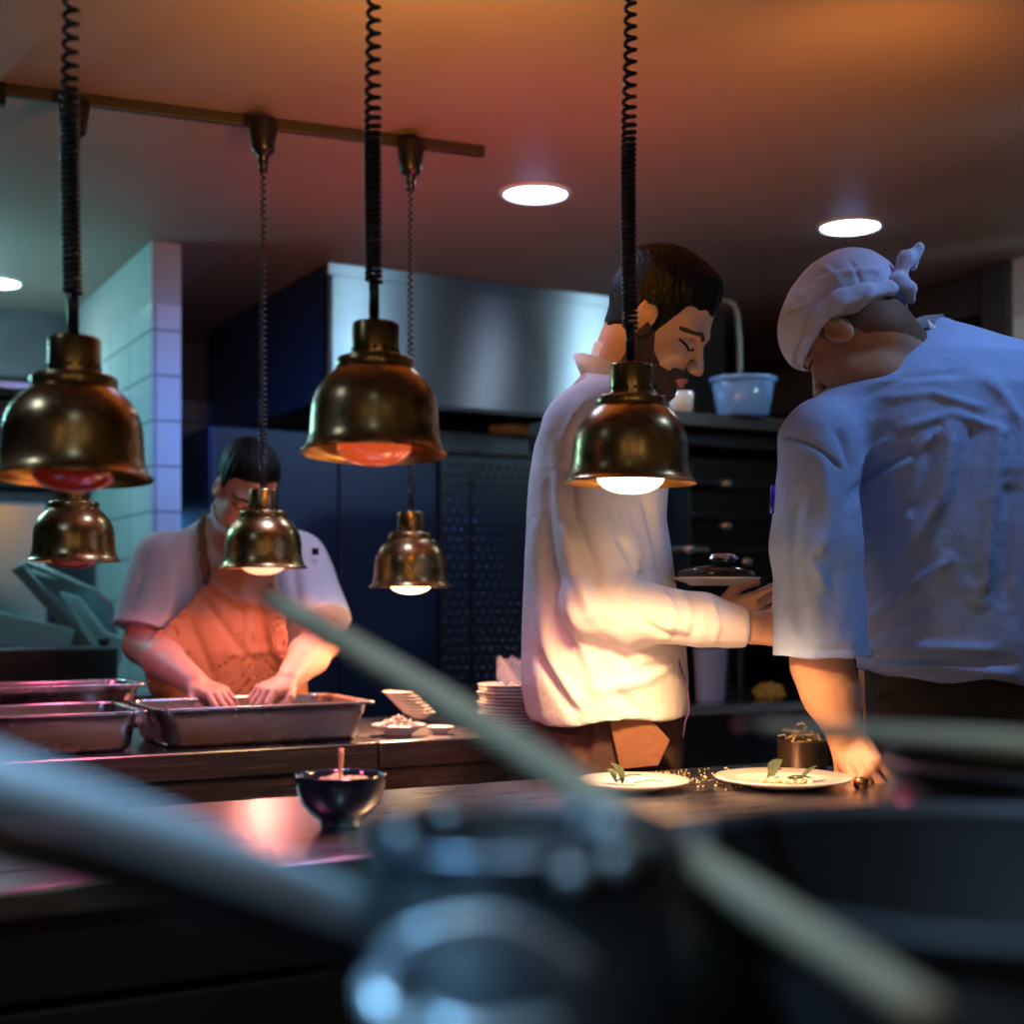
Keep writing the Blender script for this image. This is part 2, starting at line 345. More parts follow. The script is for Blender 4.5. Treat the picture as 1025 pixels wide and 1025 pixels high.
# right counter run with equipment
rc = thing('range_counter', 'dark steel counter run behind the bearded cook, under the grill shelf', 'counter', W(2.9, 3.7, 0), TH)
cb('worktop', rc, 2.9, 3.7, 2.15, 3.75, 3.36, 4.05, CT-.03, CT, M['steel'], .004)
cb('front_panel', rc, 2.9, 3.7, 2.15, 3.75, 3.40, 4.05, .48, CT-.035, M['dark_steel'], .004)
cb('front_panel', rc, 2.9, 3.7, 2.15, 3.75, 3.42, 4.05, .10, .475, M['cabinet'], .004)
cb('plinth', rc, 2.9, 3.7, 2.2, 3.7, 3.5, 4.0, 0, .1, M['black'])
def slab(name, label, cat, u0, u1, v0, v1, z0, z1, m, bev=.003, group=None):
    t = thing(name, label, cat, W((u0+u1)/2, (v0+v1)/2, z0), TH, group); return t, (u0+u1)/2, (v0+v1)/2, z0
sh, ou, ov, oz = slab('grill_shelf', 'steel over-shelf on posts holding the plastic tub', 'shelf', 2.15, 3.7, 3.36, 3.85, CT, 1.75, None)
def sb(name, u0, u1, v0, v1, z0, z1, m, bev=.003):
    c, s = span(u0-ou, u1-ou, v0-ov, v1-ov, z0-oz, z1-oz); return obj(name, boxbm(c, s, bev), m, t_)
t_ = sh
sb('shelf_board', 2.15, 3.7, 3.36, 3.85, 1.705, 1.745, mat('worn_dark_steel', (.16,.15,.145), .35, .9, var=.3))
sb('shelf_board', 2.15, 3.7, 3.42, 3.85, 1.655, 1.700, M['dark_steel'])
for uu in (2.20, 3.66):
    for vv in (3.38, 3.82): sb('post', uu-.016, uu+.016, vv-.016, vv+.016, CT, 1.655, M['steel'])
sb('cross_bar', 2.18, 2.5, 3.375, 3.395, 1.335, 1.35, M['steel'])
kn = obj('joint_knob', newt(tube, [(2.42-ou,3.35-ov,1.342-oz),(2.42-ou,3.40-ov,1.342-oz)], .013, 14), M['steel'], sh, True)
# salamander grill under the shelf
sg, ou, ov, oz = slab('salamander_grill', 'black salamander grill with racks and steel knobs under the shelf', 'grill', 2.5, 3.5, 3.45, 3.85, CT+.22, 1.64, None)
t_ = sg
sb('grill_body', 2.52, 3.5, 3.50, 3.85, 1.20, 1.64, mat('grill_black', (.012,.012,.014), .35, .4), .01)
for k in range(4): sb('rack_bar', 2.50, 3.50, 3.455, 3.49, 1.24+.1*k, 1.262+.1*k, M['dark_steel'])
for uu, zz in ((2.62,1.55),(2.62,1.42),(2.86,1.55),(2.86,1.40),(2.70,1.31),(2.95,1.30)):
    obj('knob', newt(tube, [(uu-ou,3.50-ov,zz-oz),(uu-ou,3.44-ov,zz-oz)], .014, 14), M['steel'], sg, True)
for uu in (2.55, 3.45): sb('support_foot', uu-.03, uu+.03, 3.55, 3.8, CT+.001, 1.20, M['black'])
# cables below the grill
for k in range(3):
    p0 = W(2.70+.07*k, 3.46, 1.28-.05*k); p1 = W(3.0+.05*k, 3.44, 1.22-.03*k)
    pts = [p0.lerp(p1, i/12) + Vector((0,0,-.06*math.sin(PI*i/12)*(1+k*.4))) for i in range(13)]
    c_ = obj('power_cable', newt(tube, pts, .004, 8), M['black'], sg, True)
    c_.matrix_parent_inverse = sg.matrix_world.inverted() if False else (Matrix.Translation(sg.location) @ Matrix.Rotation(TH,4,'Z')).inverted()
# small black appliance box
t_, ou, ov, oz = slab('control_box', 'small black control box with a badge, on the range counter', 'appliance', 2.36, 2.5, 3.5, 3.7, CT, 1.10, None)
sb('housing', 2.34, 2.49, 3.50, 3.7, CT, 1.21, M['black'], .006)
sb('badge', 2.39, 2.43, 3.496, 3.50, 1.155, 1.163, mat('badge_grey', (.3,.3,.32), .4), .001)
# tub
def tub(name, label, p, r1, r2, h, m, sx=1.0, rimw=.006):
    t = thing(name, label, 'container', p)
    pr = [(0,.002),(r1*.95,.002),(r1,.006),(r2,h),(r2-.002,h+.001),(r1-.002,.010),(0,.006)]
    obj('tub_wall', newt(lathe, pr, 40, sy=.8), m, t, True)
    pr = [(r2-.002,h-.012),(r2+rimw,h-.012),(r2+rimw+.001,h-.002),(r2+.002,h+.002),(r2-.003,h)]
    obj('tub_rim', newt(lathe, pr, 40, sy=.8), m, t, True)
    return t
cl = mat('clear_plastic_blue', (.28,.60,1.0), .18, trans=.45, alpha=.9, spec=.6)
pt = P(744, 416, 4.22); pt.z = 1.746
tb = tub('plastic_tub', 'clear blue-tinted plastic tub standing on the grill shelf', pt, .078, .096, .115, cl)
bm = bmesh.new()
for k in range(9):
    a = k*2.4; r = .012+.004*k
    c = bmesh.ops.create_icosphere(bm, subdivisions=2, radius=.024)['verts']
    bmesh.ops.scale(bm, vec=(1,.8,.6), verts=c); bmesh.ops.translate(bm, vec=(r*math.cos(a), .7*r*math.sin(a), .025+.005*(k%3)), verts=c)
obj('contents', bm, mat('tub_food', (.75,.72,.66), .6), tb, True)
pt = P(682, 414, 4.15); pt.z = 1.746
t = thing('white_cup', 'plain white cup on the shelf behind the bearded face', 'cup', pt)
obj('cup_wall', newt(lathe, [(0,0),(.028,0),(.034,.005),(.037,.062),(.034,.063),(.031,.01),(0,.008)], 32), M['white'], t, True)
pt = P(711, 690, 4.3); pt.z = CT+.001
t = thing('plastic_beaker', 'tall translucent white beaker on the range counter behind the sleeve', 'container', pt)
obj('beaker_wall', newt(lathe, [(0,0),(.040,0),(.043,.004),(.052,.155),(.053,.16),(.049,.16),(.040,.008),(0,.006)], 36), mat('milky_plastic', (.75,.80,.88), .35, trans=.2), t, True)
pt = W(2.80, 3.47, CT)
t = thing('yellow_cloth', 'crumpled yellow cloth lying on the range counter', 'cloth', pt)
bm = bmesh.new(); c = bmesh.ops.create_icosphere(bm, subdivisions=4, radius=.045)['verts']
for v_ in c:
    n = v_.co.normalized(); v_.co *= 1+.25*math.sin(9*n.x+3*n.z)*math.cos(7*n.y+2); v_.co.z = max(0, v_.co.z*.7+.02)
obj('folded_fabric', bm, mat('yellow_fabric', (.75,.45,.06), .8), t, True)
# pipe on rear wall at right
pp = P(738, 345, 5.0)
pts = [P(700,300,4.9), P(722,300,4.9), P(734,304,4.9), P(738,314,4.9), P(740,345,4.9), P(741,400,4.9)]
pts += [Vector((pts[-1].x, pts[-1].y, 1.0)), Vector((pts[-1].x, pts[-1].y, .0))]
pi = obj('wall_pipe', newt(tube, pts, .010, 14), mat('pipe_grey', (.16,.19,.19), .4, .5), None, True)
setp(pi, 'grey steam pipe rising behind the plastic tub and bending left', 'pipe')
# tall dark equipment behind, right
t_, ou, ov, oz = slab('tall_refrigerator', 'tall dark cabinet far back at right, behind the capped cook', 'refrigerator', 3.55, 4.0, 4.55, 5.3, 0, 2.0, None)
sb('cabinet_body', 3.50, 3.98, 4.6, 5.3, 0, 1.98, M['wallp'], .006); sb('door', 3.505, 3.975, 4.565, 4.597, .1, 1.97, M['dark_steel'], .006); sb('handle', 3.53,3.55,4.54,4.564,.9,1.5,M['steel'])
# ------------------------------------------------------------------ extractor hood and oven wall
t_, ou, ov, oz = slab('extractor_hood', 'big brushed steel extractor hood under the ceiling', 'extractor hood', 1.745, 3.45, 4.55, 5.9, 0, CEIL, None)
sb('front_panel', 1.75, 3.45, 4.55, 4.57, 1.89, 2.325, M['hood'], .002)
sb('top_trim', 1.745, 3.455, 4.543, 4.575, 2.315, CEIL-.002, M['hood'], .003)
sb('corner_post', 1.745, 1.763, 4.546, 4.60, 1.885, 2.325, M['dark_steel'], .003)
sb('side_panel', 1.745, 1.765, 4.57, 5.9, 1.89, CEIL-.002, mat('hood_side_blue', (.05,.09,.16), .45, .6, bump=.05, bscale=6), .002)
sb('side_panel', 3.43, 3.45, 4.57, 5.9, 1.89, CEIL-.002, M['hood'], .002)
sb('lower_lip', 1.742, 3.455, 4.54, 4.58, 1.872, 1.89, M['dark_steel'], .003)
sb('filter_panel', 1.77, 3.42, 4.60, 5.85, 1.95, 1.97, M['dark_steel'])
# back wall duct under hood
t_, ou, ov, oz = slab('tall_cupboard', 'smooth dark navy double cupboard left of the dimpled oven', 'cupboard', 1.3, 2.27, 4.75, 5.5, 0, 1.83, None)
sb('carcass', 1.40, 2.262, 4.79, 5.5, 0, 1.80, M['navy'], .006)
sb('door', 1.403, 1.866, 4.755, 4.788, .1, 1.795, M['navy'], .005); sb('door', 1.872, 2.258, 4.755, 4.788, .1, 1.795, M['navy'], .005)
t_, ou, ov, oz = slab('dimpled_oven', 'dark oven cabinet with dimpled metal doors behind the bearded cook', 'oven', 2.27, 3.3, 4.75, 5.5, 0, 1.83, None)
sb('carcass', 2.27, 3.35, 4.79, 5.5, 0, 1.835, M['navy'], .006)
def dimple(name, u0, u1, z0, z1):
    """panel with a grid of raised studs"""
    bm = boxbm(*span(u0-ou, u1-ou, 4.757-ov, 4.788-ov, z0-oz, z1-oz), bev=.005)
    st = .035; nu = int((u1-u0-.04)/st); nz = int((z1-z0-.04)/st)
    for i in range(nu+1):
        for j in range(nz+1):
            x = u0+.025+i*st+(st/2 if j % 2 else 0)-ou; z = z0+.025+j*st-oz
            if x > u1-ou-.015: continue
            y = 4.757-ov; q = .0095
            vs = [bm.verts.new((x+q,y,z)), bm.verts.new((x,y,z+q)), bm.verts.new((x-q,y,z)), bm.verts.new((x,y,z-q))]
            tp = bm.verts.new((x, y-.005, z))
            for k in range(4): bm.faces.new((vs[k], vs[(k+1)%4], tp))
    bmesh.ops.recalc_face_normals(bm, faces=bm.faces)
    return obj(name, bm, mat('dimpled_metal', (.045,.055,.075), .33, .7), t_)
dimple('door', 2.275, 2.80, .1, 1.74); dimple('door', 2.806, 3.34, .1, 1.74)
sb('top_rail', 2.27, 3.35, 4.757, 4.788, 1.745, 1.83, M['dark_steel'], .004)
sb('door_frame', 2.40,2.41,4.750,4.757,.15,1.68, M['black'], .001)
p = P(520, 421, 5.25)
t = thing('paper_pile', 'cream sheets of paper lying on top of the dimpled oven', 'paper', W(2.63, 4.84, 1.836), TH+.3)
bm = bmesh.new()
for k in range(6): bx(bm, (random.uniform(-.01,.01), random.uniform(-.01,.01), .003+.006*k), (.14,.12,.004), 0, 0, Matrix.Rotation(.05*k, 3, 'Z'))
obj('paper_sheets', bm, mat('cream_paper', (.75,.62,.40), .8), t)

# ------------------------------------------------------------------ gastronorm trays
def gn_bm(L_, D, H, r=.05, lip=.012):
    bm = bmesh.new()
    def ring(l, d, z, rr, n=6):
        out = []
        for cx_, cy_, a0 in ((l/2-rr, d/2-rr, 0), (-l/2+rr, d/2-rr, PI/2), (-l/2+rr, -d/2+rr, PI), (l/2-rr, -d/2+rr, 1.5*PI)):
            for k in range(n+1):
                a = a0+PI/2*k/n; out.append(bm.verts.new((cx_+rr*math.cos(a), cy_+rr*math.sin(a), z)))
        return out
    rs = [ring(L_, D, H-.006, r*.5), ring(L_, D, H-.001, r*.5), ring(L_-.004, D-.004, H, r*.5), ring(L_-lip*2, D-lip*2, H, r*.7), ring(L_-lip*2-.006, D-lip*2-.006, H-.006, r*.7),
          ring(L_-lip*2-.012, D-lip*2-.012, H-.028, r*.7), ring(L_-lip*2-.019, D-lip*2-.019, H-.031, r*.7), ring(L_-.055, D-.055, .012, r*.8), ring(L_-.075, D-.075, 0.0, r*.6)]
    for a, b in zip(rs, rs[1:]):
        for i in range(len(a)):
            j = (i+1) % len(a); bm.faces.new((a[i], a[j], b[j], b[i]))
    bm.faces.new(rs[-1])
    bmesh.ops.recalc_face_normals(bm, faces=bm.faces)
    bmesh.ops.solidify(bm, geom=bm.faces, thickness=.0015)
    return bm
tm = mat('tray_steel', (.56,.52,.50), .27, 1, bump=.05, bscale=12, var=.25, vscale=8, rvar=.08)
def tray(label, u0, u1, v0, v1, z0, z1):
    o = obj('roasting_tray', gn_bm(u1-u0, v1-v0, z1-z0), tm, None, True)
    o.location = W((u0+u1)/2, (v0+v1)/2, z0); o.rotation_euler = (0,0,TH)
    return setp(o, label, 'tray', 'steel roasting trays on the rear counter')
tray('deep steel roasting tray right under the hands of the stooping cook', .735, 1.232, 2.895, 3.215, CT+.003, .968)
tray('steel roasting tray at the left front, beside the cook\'s tray', .19, .722, 2.895, 3.215, CT+.003, .966)
tray('raised steel roasting tray behind the left front one', .10, .80, 3.225, 3.45, CT+.003, 1.003)
# ------------------------------------------------------------------ plates, bowls, food
def leaf(bm, p, yaw, L_, w_, curl, mi=0):
    n = 10; M_ = Matrix.Translation(p) @ Matrix.Rotation(yaw, 4, 'Z'); rows = []
    for i in range(n+1):
        s = i/n; ww = w_*math.sin(PI*min(1, s*.96+.04))**.7; z = curl*math.sin(PI*s*.9)
        rows.append([bm.verts.new(M_ @ Vector((L_*s, ww*q, z+.25*abs(q)*w_))) for q in (-1, 0, 1)])
    for a, b in zip(rows, rows[1:]):
        for k in range(2): bm.faces.new((a[k], a[k+1], b[k+1], b[k])).material_index = mi
plate_m = mat('plate_glaze', (.85,.80,.72), .12, coat=.4)
sage = mat('sage_leaf', (.16,.23,.11), .6, var=.4, vscale=60)
def plate(label, c, R, group=None):
    t = thing('dinner_plate', label, 'plate', c, 0, group)
    pr = [(0,.0),(.55*R,0),(.6*R,.003),(.97*R,.013),(R,.015),(.985*R,.017),(.72*R,.010),(.60*R,.006),(0,.0055)]
    obj('dish', newt(lathe, pr, 64), plate_m, t, True); return t
pc = P(634, 791, 2.33); pc.z = CT+.001; plate('white plate with a standing sage leaf, left one under the bright lamp', pc, .094)
p2 = P(784, 787, 2.37); p2.z = CT+.001; plate('white plate with two sage leaves, right one beside the hand', p2, .116)
def herb(label, base, specs):
    t = thing('sage_garnish', label, 'herb', base)
    for (dx, dy, dz, yaw, L_, w_, cu, pit) in specs:
        bm = bmesh.new(); leaf(bm, Vector((0,0,0)), 0, L_, w_, cu)
        bm.transform(Matrix.Translation((dx,dy,dz)) @ Matrix.Rotation(yaw, 4, 'Z') @ Matrix.Rotation(-pit, 4, 'Y'))
        bmesh.ops.solidify(bm, geom=bm.faces, thickness=.0008)
        obj('leaf', bm, sage, t, True)
herb('green sage leaves curling up on the left plate', pc+Vector((-.03,-.005,.007)), [(0,0,.004,.1,.045,.009,.006,.2),(.01,-.005,.002,2.4,.04,.010,.01,.85),(.03,-.01,.004,-.1,.05,.007,.003,.05),(.0,.012,.004,2.2,.03,.008,.01,.5)])
herb('green sage leaves lying on the right plate near the fries pot', p2+Vector((-.02,-.005,.008)), [(0,0,.004,.9,.045,.012,.012,.6),(.015,-.005,.002,-.2,.05,.009,.006,.05),(.05,0,.003,.5,.04,.007,.004,.5),(-.005,.01,.003,.3,.03,.010,.008,.4)])
bm = bmesh.new()
rn = random.Random(3)
for k in range(26):
    c = bmesh.ops.create_icosphere(bm, subdivisions=1, radius=rn.uniform(.003,.007))['verts']
    bmesh.ops.translate(bm, vec=(rn.gauss(0,.018), rn.gauss(0,.010), .003), verts=c)
o = obj('food_crumbs', bm, mat('cream_food', (.8,.72,.5), .6), None, True); o.location = p2+Vector((.005,-.01,.008)); setp(o, 'pale crumbled food under the sage on the right plate', 'food', kind='stuff')
# blue-black bowl with wooden spoon and dip
bp = P(341, 826, 1.955); bp.z = CT+.001
t = thing('dip_bowl', 'small dark blue glazed bowl with a pale dip on the front pass', 'bowl', bp)
pr = [(0,0),(.029,0),(.030,.006),(.031,.009),(.044,.018),(.055,.032),(.0615,.050),(.064,.071),(.063,.073),(.060,.069),(.056,.046),(.036,.020),(0,.014)]
bm = newt(lathe, pr, 56)
for v_ in bm.verts:
    r = math.hypot(v_.co.x, v_.co.y)
    if r > .035: v_.co.xy *= 1+.012*math.sin(v_.co.z*620)
gb = mat('blue_glaze', (.008,.018,.045), .10, coat=.8, var=.4, vscale=9)
obj('bowl_wall', bm, gb, t, True)
bm = bmesh.new(); lathe(bm, [(0,.066),(.02,.068),(.04,.062),(.0565,.058)], 40)
for v_ in bm.verts: v_.co.z += .005*math.sin(v_.co.x*160)*math.cos(v_.co.y*140)
o = obj('creamy_dip', bm, mat('dip_cream', (.55,.48,.30), .45, bump=.3, bscale=60), None, True); o.location = bp; setp(o, 'pale creamy dip filling the dark blue bowl', 'food')
bm = newt(tube, [(0,0,.0),(0,0,.03),(.0,0,.058),(.0,.0,.066)], [.004,.0042,.006,.0055], 12, sc=(1,.6))
o = obj('tasting_spoon', bm, mat('pink_wood', (.62,.36,.28), .5), None, True); o.location = bp+Vector((-.001,-.002,.042)); o.rotation_euler = (math.radians(-8), math.radians(1), 0)
setp(o, 'short wooden spoon handle standing upright in the dark blue bowl', 'spoon')
# pot of fries
fp = P(803, 776, 2.60); fp.z = CT+.001
t = thing('serving_pot', 'small dark metal pot of fries behind the right plate', 'pot', fp)
bm = newt(lathe, [(0,0),(.044,0),(.046,.003),(.046,.052),(.047,.054),(.044,.054),(.044,.006),(0,.005)], 40)
obj('pot_wall', bm, mat('pot_bronze', (.10,.07,.045), .35, .7), t, True)
fm = mat('fried_potato', (.85,.60,.20), .55, var=.3, vscale=40)
t = thing('fries', 'heap of thin golden fries in the small dark pot', 'food', fp+Vector((0,0,.027)))
bm = bmesh.new(); rn = random.Random(5)
for k in range(70):
    a = rn.uniform(0, 2*PI); r = rn.uniform(0, .030); q = Vector((r*math.cos(a), r*math.sin(a), .012+rn.uniform(0,.028)))
    dv = Vector((rn.gauss(0,1), rn.gauss(0,1), rn.gauss(.2,.6))).normalized()*rn.uniform(.010,.020)
    tube(bm, [q-dv, q+Vector((0,0,.003)), q+dv], .0021, 5)
for (dx,dz,l) in ((-.045,.034,.02),(-.035,.045,.02),(-.01,.055,.02)):
    tube(bm, [(dx,0,dz),(dx+.01,-.005,dz+.004),(dx+l,0,dz-.006)], .002, 5)
o = obj('fried_strips', bm, fm, t, True); o['kind'] = 'stuff'
# metal insert tray by the hand
o = obj('insert_tray', gn_bm(.16, .11, .03, .02, .007), tm, None, True); q = P(885, 760, 2.66); o.location = (q.x, q.y, CT+.001); o.rotation_euler = (0,0,TH)
setp(o, 'shallow steel insert tray beside the working hand', 'tray')
q = P(862, 789, 2.33); o = obj('copper_cup', newt(lathe, [(0,0),(.010,0),(.0125,.004),(.0125,.018),(.011,.019),(.0105,.004),(0,.003)], 24), mat('copper', (.8,.33,.14), .25, 1), None, True)
o.location = (q.x, q.y, CT+.001); setp(o, 'tiny copper cup beside the right plate under the hand', 'cup')
# crumbs on the pass
bm = bmesh.new(); rn = random.Random(9)
for k in range(150):
    q = P(rn.gauss(725, 45), rn.uniform(768, 786), 2.42); u_, v_ = uv(q); 
    c = bmesh.ops.create_icosphere(bm, subdivisions=1, radius=rn.uniform(.0008,.0020))['verts']
    q = W(min(u_,1.78), rn.uniform(1.86,2.12), CT+.0025); bmesh.ops.translate(bm, vec=q, verts=c)
o = obj('spilled_crumbs', bm, mat('crumb', (.8,.65,.35), .7)); setp(o, 'scattered golden crumbs on the steel pass between the plates', 'crumbs', kind='stuff')
# dishes on the rear counter
def shallow(label, p, R, h, m, name='serving_bowl', cat='bowl', group=None, rot=None):
    o = obj(name, newt(lathe, [(0,0),(.45*R,0),(.5*R,.004),(.9*R,h*.8),(R,h),(.97*R,h+.002),(.85*R,h*.75),(.45*R,.010),(0,.008)], 48), m, None, True)
    o.location = p
    if rot: o.rotation_euler = rot
    return setp(o, label, cat, group)
q = P(399, 733, 3.24); q.z = CT+.001
shallow('white oval bowl of shredded food beside the roasting tray', q, .064, .024, M['white'])
bm = bmesh.new(); rn = random.Random(11)
for k in range(60):
    a = rn.uniform(0, 2*PI); r = rn.uniform(0, .045); c = Vector((r*math.cos(a), r*math.sin(a), .020+.016*(1-r/.045)+rn.uniform(0,.004)))
    dv = Vector((rn.gauss(0,1), rn.gauss(0,1), rn.gauss(0,.5))).normalized()*.010
    tube(bm, [c-dv, c, c+dv], .003, 5)
o = obj('shredded_food', bm, mat('shred', (.82,.72,.55), .6), None, True); o.location = q; setp(o, 'pale shredded food heaped in the white oval bowl', 'food', kind='stuff')
q = P(437, 728, 3.30); q.z = CT+.001
o = shallow('small white bowl right of the shredded food bowl', P(441, 731, 3.28), .034, .016, M['white']); o.location.z = CT+.001
# tilted fan of bowls
for k in range(7):
    b0 = W(1.50, 3.26, CT+.012); b0 += U*(-.009*k) + Vector((0,0,.0088*k))
    shallow('white bowl in the slanting nested stack near the shredded food, %s' % ['the lowest','second from the bottom','third from the bottom','the middle one','third from the top','second from the top','topmost'][k], b0, .045, .016, M['white'], group='nested white bowls on the rear counter', rot=(0,0,0))
# plate stack
for k in range(13):
    b0 = P(513, 731, 3.36); b0.z = CT+.001+.0085*k
    o = obj('stacked_plate', newt(lathe, [(0,0),(.045,0),(.05,.002),(.083,.0075),(.085,.009),(.083,.010),(.05,.005),(0,.0045)], 40), M['white'], None, True)
    o.location = b0+Vector((rn.uniform(-.004,.004), rn.uniform(-.004,.004), 0))
    setp(o, ('white plate in the tall stack beside the bearded cook, layer '+['lowest','one above the lowest','two above the lowest','three above the lowest','four above the lowest','just below the middle','the middle one','just above the middle','four below the top','three below the top','two below the top','one below the top','topmost'][k]), 'plate', 'stacked plates on the rear counter')
q = P(512, 690, 3.36); q.z = CT+.001+.0085*13+.002
t = thing('paper_napkin', 'crumpled pink-lit white napkin standing on the plate stack', 'napkin', q)
bm = bmesh.new(); n = 8
g = [[bm.verts.new((.018*i/n*4-.036, .01*math.sin(i*1.3+j*.7), .045*j/n*1.4+.006*math.sin(i*1.9))) for j in range(n+1)] for i in range(n+1)]
for i in range(n):
    for j in range(n): bm.faces.new((g[i][j], g[i+1][j], g[i+1][j+1], g[i][j+1]))
bmesh.ops.solidify(bm, geom=bm.faces, thickness=.002)
obj('folded_paper', bm, mat('napkin_white', (.85,.80,.82), .8), t, True)

# ------------------------------------------------------------------ side room equipment (left)
t_, ou, ov, oz = slab('side_bench', 'steel bench in the teal-lit side room at left', 'bench', -1.2, 1.10, 4.05, 4.75, 0, .92, None)
sb('worktop', -1.2, 1.1, 4.05, 4.75, .89, .92, M['steel']); sb('lower_panel', -1.15, 1.08, 4.10, 4.7, .1, .885, M['dark_steel']); sb('plinth', -1.1, 1.0, 4.15, 4.65, 0, .1, M['black'])
t_, ou, ov, oz = slab('vented_appliance', 'black slotted appliance box behind the left roasting trays', 'appliance', .2, .93, 4.08, 4.3, .921, 1.06, None)
sb('housing', .1, .93, 4.10, 4.35, .925, 1.055, M['black'], .008)
for i in range(5):
    for k in range(5): sb('vent_slot', .30+.12*i, .39+.12*i, 4.094, 4.10, .955+.018*k, .961+.018*k, M['dark_steel'], .001)
for uu in (.15,.88): sb('foot', uu-.02, uu+.02, 4.12, 4.32, .9205, .926, M['black'], 0)
# meat slicer with slanting plate
sl = thing('food_slicer', 'steel food slicer with a slanting carriage plate behind the trays', 'slicer', P(80,670,4.673))
def slab_pts(name, pts, th, m, par):
    """thick polygon plate given by world points"""
    pts = [Vector(p)-par.location for p in pts]; n = (pts[1]-pts[0]).cross(pts[2]-pts[0]).normalized()
    bm = bmesh.new(); a = [bm.verts.new(p-n*th/2) for p in pts]; b = [bm.verts.new(p+n*th/2) for p in pts]
    bm.faces.new(a[::-1]); bm.faces.new(b)
    for i in range(len(pts)): bm.faces.new((a[i], a[(i+1)%len(pts)], b[(i+1)%len(pts)], b[i]))
    bmesh.ops.recalc_face_normals(bm, faces=bm.faces)
    bmesh.ops.bevel(bm, geom=bm.edges[:], offset=min(.004, th*.3), segments=2, affect='EDGES')
    return obj(name, bm, m, par)
teal_m = mat('slicer_aluminium', (.50,.60,.62), .25, .9, bump=.04, bscale=10)
tealp = mat('slicer_panel', (.35,.60,.60), .35, .1)
slab_pts('slant_plate', [P(28,560,4.567), P(96,590,4.463), P(113,606,4.463), P(122,662,4.463), P(10,570,4.567)], .012, teal_m, sl)
slab_pts('guard_bar', [P(14,572,4.410), P(24,566,4.410), P(98,650,4.358), P(88,656,4.358)], .03, teal_m, sl)
slab_pts('carriage', [P(60,592,4.389), P(80,598,4.358), P(106,632,4.326), P(126,640,4.326), P(118,668,4.326), P(104,664,4.326)], .014, tealp, sl)
slab_pts('food_tray', [P(-20,608,4.358), P(76,630,4.358), P(70,650,4.358), P(-20,645,4.358)], .02, tealp, sl)
c_, s_ = span(.15, .95, 4.45, 4.66, .925, 1.03); bm = bmesh.new(); bx(bm, (0,0,0), s_, 0, .01); bm.transform(Matrix.Translation(W(c_[0], c_[1], c_[2])-sl.location) @ Matrix.Rotation(TH, 4, 'Z')); obj('base', bm, M['dark_steel'], sl)
kb = P(106,642,4.284)-sl.location; obj('lock_knob', newt(tube, [kb, kb+Vector((0,-.03,0))], .014, 14), M['black'], sl, True)
# side-room wall shelf, cupboard and pale tile strip
t_, ou, ov, oz = slab('wall_cupboard', 'dark wall cupboard under the tile strip in the side room', 'cupboard', -1.2, 1.10, 5.4, 5.85, 1.0, 1.9, None)
sb('carcass', -1.2, 1.12, 5.45, 5.88, 1.62, 1.93, M['wallp']); sb('shelf_board', -1.2, 1.12, 5.2, 5.88, 1.94, 1.965, M['steel'])
for uu in (-.4,.1,.6,1.0): sb('door', uu-.22+.01, uu+.22-.01 if uu < 1 else 1.11, 5.43, 5.45, 1.63, 1.92, M['dark_steel'])
struct('trim_3', boxbm(*span(-3.9, 1.12, 6.2, 6.29, 1.97, 2.08)), mat('white_tile_strip', (.75,.80,.80), .4))
t_, ou, ov, oz = slab('side_refrigerator', 'steel upright fridge standing in the teal-lit side room', 'refrigerator', 0, .95, 5.3, 5.88, 0, 1.55, None)
sb('cabinet_body', .0, .95, 5.34, 5.88, 0, 1.55, teal_m, .01); sb('door', .005, .47, 5.305, 5.338, .08, 1.54, teal_m, .006); sb('door', .475, .945, 5.305, 5.338, .08, 1.54, teal_m, .006)
for uu in (.44,.50): sb('handle', uu-.008, uu+.008, 5.27, 5.30, .9, 1.3, M['steel'])

# ------------------------------------------------------------------ foreground pots (out of focus)
nc = thing('stove_shelf', 'dark near shelf below the picture carrying the foreground pots', 'shelf', (0.25,.60,0))
obj('shelf_board', boxbm((0,0,.915), (1.5,.50,.03), .004), M['dark_steel'], nc); 
for sx in (-.7,.7):
    for sy in (-.21,.21): obj('leg', boxbm((sx,sy,.45), (.04,.04,.90), .004), M['dark_steel'], nc)
pm = mat('pot_black_steel', (.010,.010,.012), .5, .2, spec=.25, bump=.03, bscale=10)
pm2 = mat('pot_steel', (.50,.55,.60), .30, .6, rvar=.05, vscale=4)
def pot(name, label, c, R, H, mo, rim_m):
    t = thing(name, label, 'pot', c)
    obj('pot_body', newt(lathe, [(0,0),(.93*R,0),(.97*R,.006),(R,.02),(R,H-.006),(R*.985,H-.006),(R*.97,.02),(0,.012)], 72), mo, t, True)
    obj('pot_rim', newt(lathe, [(R,H-.008),(R+.004,H-.006),(R+.005,H-.001),(R+.001,H+.002),(R*.98,H),(R*.98,H-.008)], 72), rim_m, t, True)
    return t
